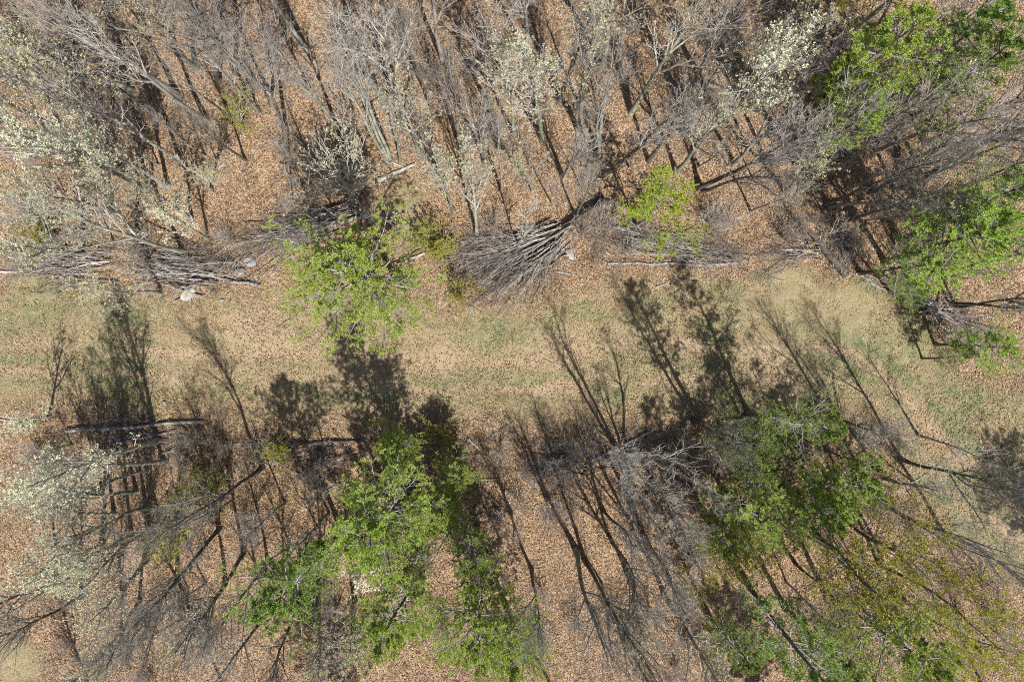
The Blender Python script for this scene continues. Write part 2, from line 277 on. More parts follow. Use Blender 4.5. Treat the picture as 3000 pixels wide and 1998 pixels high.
PROTO = {
 'B': [proto_bare(100 + i, bole=0.36 + 0.03 * (i % 3), spread=0.85 + 0.12 * (i % 4), twig=('twig_grey', 'twig_mauve', 'twig_grey')[i % 3], bark=('bark_grey', 'bark_lichen', 'bark_dark')[i % 3]) for i in range(6)],
 'F': [proto_bare(150 + i, stems=2 + i % 2, bole=0.40, spread=0.9, bark=('bark_grey', 'bark_lichen')[i % 2]) for i in range(3)],
 'K': [proto_bare(170 + i, bole=0.34, spread=1.0, bark='bark_lichen', leaf='bud_pale', nleaf=420, lsize=0.075) for i in range(3)],
 'P': [proto_bare(200 + i, bole=0.34, spread=1.05, bark='bark_lichen', leaf='leaf_pale', nleaf=640, lsize=0.066) for i in range(4)],
 'p': [proto_bare(215 + i, H=10, bole=0.28, spread=1.1, bark='bark_lichen', leaf='leaf_pale', nleaf=360, lsize=0.07, dens=0.8, r0=0.12) for i in range(2)],
 'D': [proto_bare(230 + i, bole=0.40, spread=1.1, bark='bark_dark', twig='twig_dark', dens=1.2, r0=0.135) for i in range(3)],
 'S': [proto_bare(250 + i, H=15, bole=0.25, spread=0.8, dens=0.75, r0=0.11, twig=('twig_mauve', 'twig_grey')[i % 2]) for i in range(4)],
 'M': [proto_bare(290, H=12, stems=5, bole=0.3, spread=1.1, bark='bark_grey', r0=0.15, dens=1.3)],
 'N': [proto_pine(300 + i, low=0.24 + 0.04 * (i % 3), rmax=2.7 + 0.25 * (i % 3), thin=0.9) for i in range(3)],
 'T': [proto_pine(320 + i, low=0.45, rmax=1.9, thin=0.85, peak=0.55) for i in range(2)],
 'E': [proto_pine(330 + i, low=0.3, rmax=2.4, thin=0.8, mat='needles_dark') for i in range(1)],
 'V': [proto_pine(340 + i, low=0.32, rmax=2.3, thin=0.42, mat='needles_dark') for i in range(2)],
 'L': [proto_leafy(400 + i, per=9, nleaf=22000) for i in range(2)],
 'O': [proto_leafy(420 + i, H=13, bole=0.4, spread=1.0, leaf='leaf_olive', nleaf=12000, per=5, lsize=0.065, bark='bark_dark') for i in range(3)],
 'G': [proto_leafy(440 + i, H=8, bole=0.3, spread=1.1, leaf='leaf_lime', nleaf=4200, lsize=0.06, twig='twig_grey', dens=0.8) for i in range(2)],
 'W': [proto_leafy(460, H=5, bole=0.3, spread=1.2, leaf='blossom', nleaf=4200, lsize=0.11, twig='twig_grey')],
 'Q': [proto_bush(500 + i, H=7, stems=14, twig='twig_grey', leaf='leaf_pale', nleaf=4200, lsize=0.075, spread=0.5) for i in range(2)],
 'U': [proto_bush(520 + i, twig=('twig_mauve', 'twig_grey')[i % 2]) for i in range(3)],
 'Y': [proto_bush(540 + i, H=2.6, stems=16, leaf='leaf_olive', nleaf=3600, lsize=0.085, spread=0.6, twig='twig_grey') for i in range(3)],
}
PROTO_H = {'M': 12, 'B': 15, 'F': 15, 'K': 15, 'P': 15, 'p': 10, 'D': 15, 'S': 15, 'N': 14, 'T': 14, 'E': 14, 'V': 14, 'L': 10, 'O': 13, 'G': 8, 'W': 5, 'Q': 7, 'U': 3, 'Y': 2.6}
KIND = {'M': ('many_stemmed_tree', 'tree'), 'B': ('bare_tree', 'tree'), 'F': ('forked_tree', 'tree'), 'K': ('budding_tree', 'tree'), 'P': ('pale_leaved_tree', 'tree'), 'D': ('dark_bare_tree', 'tree'), 'p': ('pale_leaved_tree', 'tree'), 'S': ('sapling', 'sapling'),
        'N': ('pine_tree', 'pine'), 'T': ('tall_pine_tree', 'pine'), 'E': ('dark_pine_tree', 'pine'), 'V': ('thin_pine_tree', 'pine'), 'L': ('leafing_tree', 'tree'), 'O': ('olive_leaved_tree', 'tree'),
        'G': ('young_leafing_tree', 'tree'), 'W': ('blossoming_tree', 'tree'), 'Q': ('budding_bush', 'bush'), 'U': ('bare_bush', 'bush'), 'Y': ('leafing_bush', 'bush')}
GROUP = {'B': 'bare trees of the spring woods', 'F': 'forked bare trees', 'K': 'trees in pale bud', 'P': 'trees with pale young leaves', 'D': 'dark-limbed bare trees', 'p': 'trees with pale young leaves', 'S': 'thin bare saplings', 'N': 'pines along the clearing',
         'T': 'tall pines', 'E': 'dark pines', 'V': 'thin pines', 'O': 'olive-leaved trees', 'G': 'young leafing trees', 'U': 'bare bushes', 'Y': 'leafing bushes'}
COUNT = {}

def part(name, me, parent, smooth=True):
    o = bpy.data.objects.new(name, me); COL.objects.link(o); o.parent = parent; return o

def plant(x, y, H, kind, label, top=None, wide=1.0, var=None, rot=None, group=None):
    n = COUNT.get(kind, 0); COUNT[kind] = n + 1
    pr = PROTO[kind][(n if var is None else var) % len(PROTO[kind])]; nm, cat = KIND[kind]
    e = bpy.data.objects.new(nm, None); COL.objects.link(e); e.empty_display_size = 0.3
    b = gp(x, y, 0); e.location = b
    s = H / PROTO_H[kind]; w = s ** 0.8 * wide
    spin = Quaternion((0, 0, 1), RNG.random() * 6.283 if rot is None else rot)
    if top is not None:
        tp = np.array([(top[0] - 1500) * (CAM_H - H) / 2000, (999 - top[1]) * (CAM_H - H) / 2000, H]); d = Vector(tp - b).normalized()
        d = Vector((d.x, d.y, max(d.z, 0.75))).normalized()
    else:
        d = Vector((RNG.normal(0, 0.03), RNG.normal(0, 0.03), 1)).normalized()
    e.rotation_mode = 'QUATERNION'; e.rotation_quaternion = Vector((0, 0, 1)).rotation_difference(d) @ spin
    e.scale = (w, w, s); e['label'] = label; e['category'] = cat
    g = group or GROUP.get(kind)
    if g: e['group'] = g
    part('stems' if kind in 'QUY' else 'trunk', pr['trunk'], e)
    c = part('twigs' if kind in 'QUY' else 'crown', pr['crown'], e)
    for k in ('leaves', 'needles'):
        if k in pr: part('blossoms' if kind == 'W' else k, pr[k], c)
    return e

# ------------------------------------------------------------------ ground
def vnoise(x, y, seed):
    r = np.random.default_rng(seed).random((256, 256)); xi = np.floor(x).astype(int); yi = np.floor(y).astype(int); fx = x - xi; fy = y - yi
    fx = fx * fx * (3 - 2 * fx); fy = fy * fy * (3 - 2 * fy); g = lambda a, b: r[a % 256, b % 256]
    return (g(xi, yi) * (1 - fx) + g(xi + 1, yi) * fx) * (1 - fy) + (g(xi, yi + 1) * (1 - fx) + g(xi + 1, yi + 1) * fx) * fy
def fbm(x, y, seed, o=4): return sum(vnoise(x * 2 ** k, y * 2 ** k, seed + k) * 0.5 ** k for k in range(o)) / sum(0.5 ** k for k in range(o))
def sstep(a, b, v): t = np.clip((v - a) / (b - a), 0, 1); return t * t * (3 - 2 * t)

UP = np.array([(-3000, 850), (0, 835), (300, 850), (560, 880), (760, 870), (880, 830), (1000, 850), (1200, 870), (1320, 905), (1600, 885), (1700, 830), (1850, 810), (2300, 800), (2480, 840), (2650, 940), (2800, 1090), (3000, 1150), (6000, 1900)], float)
LO = np.array([(-3000, 1190), (0, 1180), (400, 1185), (700, 1220), (1000, 1230), (1300, 1235), (1600, 1235), (1900, 1225), (2200, 1215), (2450, 1210), (2560, 1270), (2660, 1400), (2780, 1560), (3000, 1740), (6000, 4200)], float)
GREEN = [(70, 940, 130, .9), (130, 1110, 120, .8), (360, 1090, 130, .6), (20, 1090, 120, .7), (1440, 970, 110, 1.0), (1500, 1000, 50, .8), (1440, 1130, 140, .8), (1180, 920, 80, .5), (2480, 1090, 170, .9), (2330, 960, 90, .5), (2850, 1180, 150, .7), (2930, 1400, 160, .6), (2560, 1010, 110, .6), (1180, 590, 60, .45), (1250, 640, 60, .35), (300, 920, 90, .7), (430, 870, 80, .5), (1840, 1100, 70, .4), (2120, 1000, 120, .5)]
TAN = [(760, 940, 110), (830, 1010, 120), (1290, 1050, 90), (1640, 1030, 90), (2250, 1060, 110), (2300, 1130, 90), (700, 970, 80)]
STRAW = [(2300, 870, 150), (2480, 920, 150), (2650, 1010, 110), (2150, 880, 70), (100, 880, 120), (40, 1960, 110)]
def cover(X, Y):                  # metres -> (grass, green, tan, straw) amounts
    x = X / U + 1500; y = 999 - Y / U
    wob = (fbm(x / 130, y / 130, 5) - 0.5) * 90
    g = sstep(-50, 85, y - np.interp(x, UP[:, 0], UP[:, 1]) + wob) * sstep(-50, 95, np.interp(x, LO[:, 0], LO[:, 1]) - y + wob)
    g = g * (0.55 + 0.45 * sstep(0.3, 0.6, fbm(x / 75, y / 60, 15)))
    px = np.hypot(x - 1190, (y - 590) * 0.55) ; g = np.maximum(g, 0.75 * sstep(95, 30, px + wob * 0.4))
    st = np.zeros_like(x)
    for a, b, r in STRAW: st = np.maximum(st, np.exp(-((x - a) ** 2 + (y - b) ** 2) / (r * r)))
    g = np.maximum(g, sstep(0.35, 0.8, st + wob / 400))
    v = (y - np.interp(x, UP[:, 0], UP[:, 1])) / np.maximum(np.interp(x, LO[:, 0], LO[:, 1]) - np.interp(x, UP[:, 0], UP[:, 1]), 60)
    streak = fbm(x / 210, v * 9 + fbm(x / 160, y / 160, 23) * 1.5, 25, 3)
    gr = np.zeros_like(x)
    for a, b, r, s in GREEN: gr = np.maximum(gr, s * np.exp(-((x - a) ** 2 + ((y - b) * 1.5) ** 2) / (r * r)))
    gr = np.minimum((0.95 * gr + 0.75 * sstep(0.46, 0.66, streak)) * (0.25 + 0.75 * sstep(0.3, 0.62, fbm(x / 13, y / 11, 21, 3))), 1) * g
    tn = np.zeros_like(x)
    for a, b, r in TAN: tn = np.maximum(tn, np.exp(-((x - a) ** 2 + ((y - b) * 1.8) ** 2) / (r * r)))
    rut = np.exp(-((v - 0.50) / 0.045) ** 2) + np.exp(-((v - 0.74) / 0.045) ** 2); tn = np.maximum(tn, 0.95 * rut * sstep(0.28, 0.52, fbm(x / 150, y / 90, 27)))
    gr = gr * (1 - 0.6 * tn)
    return g, gr, tn * g, st

def axis(half, fine, step):
    a = np.arange(-fine, fine + step / 2, step); o = fine + np.cumsum(np.geomspace(0.6, 60, 22)); o = o[o < half]; o = np.append(o, half)
    return np.concatenate([-o[::-1], a, o])
ax, ay = axis(600, 38, 0.27), axis(600, 27, 0.27)
GX, GY = np.meshgrid(ax, ay, indexing='ij'); gx, gy = GX.ravel(), GY.ravel()
cg, cgr, ctn, cst = cover(gx, gy)
inner = (np.abs(gx) < 38) & (np.abs(gy) < 27)
gz = (fbm(gx * 0.5 + 50, gy * 0.5 + 50, 61, 2) - 0.5) * 0.10 + (fbm(gx * 3 + 90, gy * 3 + 90, 71, 2) - 0.5) * 0.05 + cst * cg * (fbm(gx * 2.2, gy * 2.2, 81, 3) - 0.3) * 0.30
gz = np.where(inner, gz - 0.07 * ctn, 0) - 0.03
nx, ny = len(ax), len(ay); I = np.arange(nx * ny).reshape(nx, ny)
Fg = np.stack([I[:-1, :-1], I[1:, :-1], I[1:, 1:], I[:-1, 1:]], -1).reshape(-1, 4)

m, nt, out = nodes('forest_floor'); L = nt.links.new
tc = nt.nodes.new('ShaderNodeTexCoord')
def tex(kind, scale, **kw):
    t = nt.nodes.new(kind); t.inputs['Scale'].default_value = scale
    for k, v in kw.items(): t.inputs[k].default_value = v
    L(tc.outputs['Object'], t.inputs['Vector']); return t
def attr(n): a = nt.nodes.new('ShaderNodeAttribute'); a.attribute_name = n; return a.outputs['Fac']
def mix(f, a, b, mode='MIX'):
    x = nt.nodes.new('ShaderNodeMixRGB'); x.blend_type = mode
    for s, v in ((0, f), (1, a), (2, b)):
        if isinstance(v, (int, float)): x.inputs[s].default_value = v
        elif isinstance(v, tuple): x.inputs[s].default_value = (*v, 1)
        else: L(v, x.inputs[s])
    return x.outputs[0]
vo = tex('ShaderNodeTexVoronoi', 13.0); sp = nt.nodes.new('ShaderNodeSeparateColor'); L(vo.outputs['Color'], sp.inputs[0])
lit = ramp(nt, [(0, (0.10, 0.065, 0.04)), (0.3, (0.20, 0.13, 0.08)), (0.6, (0.35, 0.24, 0.15)), (1, (0.52, 0.385, 0.255))]); L(sp.outputs[0], lit.inputs[0])
big = tex('ShaderNodeTexNoise', 0.9, Detail=5.0, Roughness=0.65); bigr = ramp(nt, [(0.3, (0.62, 0.60, 0.58)), (0.7, (1.12, 1.1, 1.08))]); L(big.outputs[0], bigr.inputs[0])
litc = mix(1.0, lit.outputs[0], bigr.outputs[0], 'MULTIPLY')
fn = tex('ShaderNodeTexNoise', 14.0, Detail=6.0, Roughness=0.75); strw = ramp(nt, [(0.3, (0.15, 0.115, 0.062)), (0.5, (0.31, 0.25, 0.142)), (0.7, (0.51, 0.42, 0.265))]); L(fn.outputs[0], strw.inputs[0])
grn = ramp(nt, [(0.3, (0.07, 0.095, 0.045)), (0.55, (0.17, 0.20, 0.095)), (0.75, (0.36, 0.32, 0.19))]); L(fn.outputs[0], grn.inputs[0])
tan_c = ramp(nt, [(0.3, (0.24, 0.165, 0.105)), (0.7, (0.56, 0.42, 0.29))]); L(fn.outputs[0], tan_c.inputs[0])
c = mix(attr('grass'), litc, strw.outputs[0]); c = mix(attr('green'), c, grn.outputs[0]); c = mix(attr('tan'), c, tan_c.outputs[0])
b = nt.nodes.new('ShaderNodeBsdfPrincipled'); b.inputs['Roughness'].default_value = 0.95; b.inputs['Specular IOR Level'].default_value = 0.1; L(c, b.inputs['Base Color'])
bp = nt.nodes.new('ShaderNodeBump'); bp.inputs['Strength'].default_value = 0.9; bp.inputs['Distance'].default_value = 0.05
hm = mix(0.5, vo.outputs['Distance'], fn.outputs[0]); L(hm, bp.inputs['Height']); L(bp.outputs[0], b.inputs['Normal']); L(b.outputs[0], out.inputs[0])
M['ground'] = m
me = mesh_from('ground', np.stack([gx, gy, gz], -1), Fg, M['ground'])
for nme, arr in (('grass', cg), ('green', cgr), ('tan', ctn)):
    at = me.attributes.new(nme, 'FLOAT', 'POINT'); at.data.foreach_set('value', np.clip(arr, 0, 1).astype(np.float32))
ground = bpy.data.objects.new('ground', me); COL.objects.link(ground); ground['kind'] = 'structure'; ground['label'] = 'leaf-strewn woodland floor with a grassy track across it'

def stuff(name, V, F, mat, label, cat, smooth=False):
    o = bpy.data.objects.new(name, mesh_from(name, V, F, mat, smooth)); COL.objects.link(o); o['kind'] = 'stuff'; o['label'] = label; o['category'] = cat; return o

def scatter(n, prob, seed):
    r = np.random.default_rng(seed); X = r.uniform(-36, 36, n); Y = r.uniform(-24.6, 24.6, n); k = r.random(n) < prob(X, Y); return r, X[k], Y[k]
# dead leaves lying on the floor
def plit(X, Y):
    g, gr, tn, st = cover(X, Y); return np.clip(1 - 0.42 * g - 0.3 * st + 0.1 * tn - 0.25 * gr, 0.2, 1) * (0.12 + 0.55 * sstep(0.25, 0.65, fbm(X * 0.45, Y * 0.45, 91)) + 0.55 * sstep(0.3, 0.65, fbm(X * 2.1, Y * 2.1, 95, 2)))
r, X, Y = scatter(450000, plit, 1); n = len(X); z = r.uniform(-0.01, 0.05, n)
d = r.uniform(0, 6.283, n); tilt = r.normal(0, 0.45, (n, 2)); Lf = r.uniform(0.06, 0.125, (n, 1)) * np.where(r.random((n, 1)) < 0.25, 0.7, 1)
dv = norm(np.stack([np.cos(d), np.sin(d), tilt[:, 0]], -1)); sv_ = norm(np.stack([-np.sin(d), np.cos(d), tilt[:, 1]], -1)); w = Lf * r.uniform(0.28, 0.5, (n, 1)); curl = r.uniform(-0.1, 0.6, (n, 1)); upv = np.array([[0, 0, 1.0]])
cc = np.stack([X, Y, z], -1); v0 = cc - dv * Lf / 2; v2 = cc + dv * Lf / 2; v1 = cc + sv_ * w + upv * w * curl; v3 = cc - sv_ * w + upv * w * curl
V = np.stack([v0, v1, v2, v3], 1).reshape(-1, 3); bb = np.arange(n)[:, None] * 4
F = np.concatenate([np.stack([bb, bb + 1, bb + 2], -1), np.stack([bb, bb + 2, bb + 3], -1)], 1).reshape(-1, 3)
stuff('leaf_litter', V, F, M['litter'], 'tan and brown dead leaves carpeting the woodland floor', 'leaf litter')
# grass blades: straw and green
def blades(name, n, prob, seed, mat, hgt, wid, label, flat=1.0, per=3):
    r, X, Y = scatter(n, prob, seed); k = len(X); X = np.repeat(X, per) + r.normal(0, 0.03, k * per); Y = np.repeat(Y, per) + r.normal(0, 0.03, k * per); k *= per
    a = r.uniform(0, 6.283, k); h = r.uniform(0.5, 1.3, k) * hgt; dx = np.cos(a) * flat; dy = np.sin(a) * flat; b = np.stack([X, Y, np.full(k, -0.03)], -1)
    s = np.stack([-np.sin(a), np.cos(a), np.zeros(k)], -1) * wid; mid = b + np.stack([dx * h * 0.4, dy * h * 0.4, h * 0.75], -1); tp = b + np.stack([dx * h, dy * h, h * 0.85], -1)
    V = np.stack([b - s, b + s, mid + s * 0.8, mid - s * 0.8, tp], 1).reshape(-1, 3); i = np.arange(k)[:, None] * 5
    F = np.concatenate([np.stack([i, i + 1, i + 2], -1), np.stack([i, i + 2, i + 3], -1), np.stack([i + 3, i + 2, i + 4], -1)], 1).reshape(-1, 3)
    stuff(name, V, F, mat, label, 'grass')
blades('dry_grass', 330000, lambda X, Y: (lambda c: np.clip(c[0] * (0.45 + c[3] * 0.5) - c[2] * 0.35, 0, 1) * sstep(0.3, 0.6, fbm(X * 2.5, Y * 2.5, 97, 2)))(cover(X, Y)), 2, M['straw'], 0.13, 0.013, 'dry straw-coloured grass over the track and its verges', 1.3)
blades('green_grass', 330000, lambda X, Y: np.clip(cover(X, Y)[1] * 1.1, 0, 1) * sstep(0.3, 0.6, fbm(X * 2.8, Y * 2.8, 98, 2)), 3, M['green_blade'], 0.09, 0.012, 'short green grass in patches along the track', 1.0)
# low green herbs under the edges of the wood
HERB = [(150, 820, 130), (480, 640, 90), (330, 680, 120), (640, 730, 60), (1600, 850, 90), (1560, 830, 60), (700, 1500, 120), (600, 1440, 110), (330, 1210, 120), (480, 1210, 80), (1290, 1260, 90), (150, 1310, 90), (1250, 640, 50), (200, 690, 130), (820, 1450, 80), (2250, 1500, 90), (1060, 1330, 90), (1330, 880, 40), (2640, 1000, 90)]
def pherb(X, Y):
    x = X / U + 1500; y = 999 - Y / U; v = np.zeros_like(x)
    for a, b2, rr in HERB: v = np.maximum(v, np.exp(-((x - a) ** 2 + (y - b2) ** 2) / (rr * rr)))
    return 0.55 * v * sstep(0.4, 0.7, fbm(x / 22, y / 22, 41)) + 0.0035
r, X, Y = scatter(110000, pherb, 4); pos = np.stack([X, Y, r.uniform(0.03, 0.16, len(X))], -1); V, F = flakes(r, pos, np.tile([0, 0, 1.0], (len(X), 1)), 4, 0.09, 0.8, 0.75, 0.8)
stuff('ground_cover', V, F, M['herb'], 'low yellow-green herbs sprouting through the dead leaves', 'ground cover')
# loose sticks
def pstick(X, Y): g = cover(X, Y)[0]; return np.clip(0.9 - 0.85 * g, 0.05, 1)
r, X, Y = scatter(7000, pstick, 6); n = len(X); a = r.uniform(0, 6.283, n); Lk = r.uniform(0.25, 1.3, n); P = []
for k in range(4):
    q = k / 3 - 0.5; P.append(np.stack([X + np.cos(a) * Lk * q + r.normal(0, 0.03, n), Y + np.sin(a) * Lk * q + r.normal(0, 0.03, n), 0.03 + r.uniform(0, 0.05, n)], -1))
V, F = tube_arrays(np.stack(P, 1), np.repeat(r.uniform(0.005, 0.014, (n, 1)), 4, 1), 3)
stuff('loose_sticks', V, F, M['dead_wood'], 'small dead sticks scattered over the woodland floor', 'sticks', True)

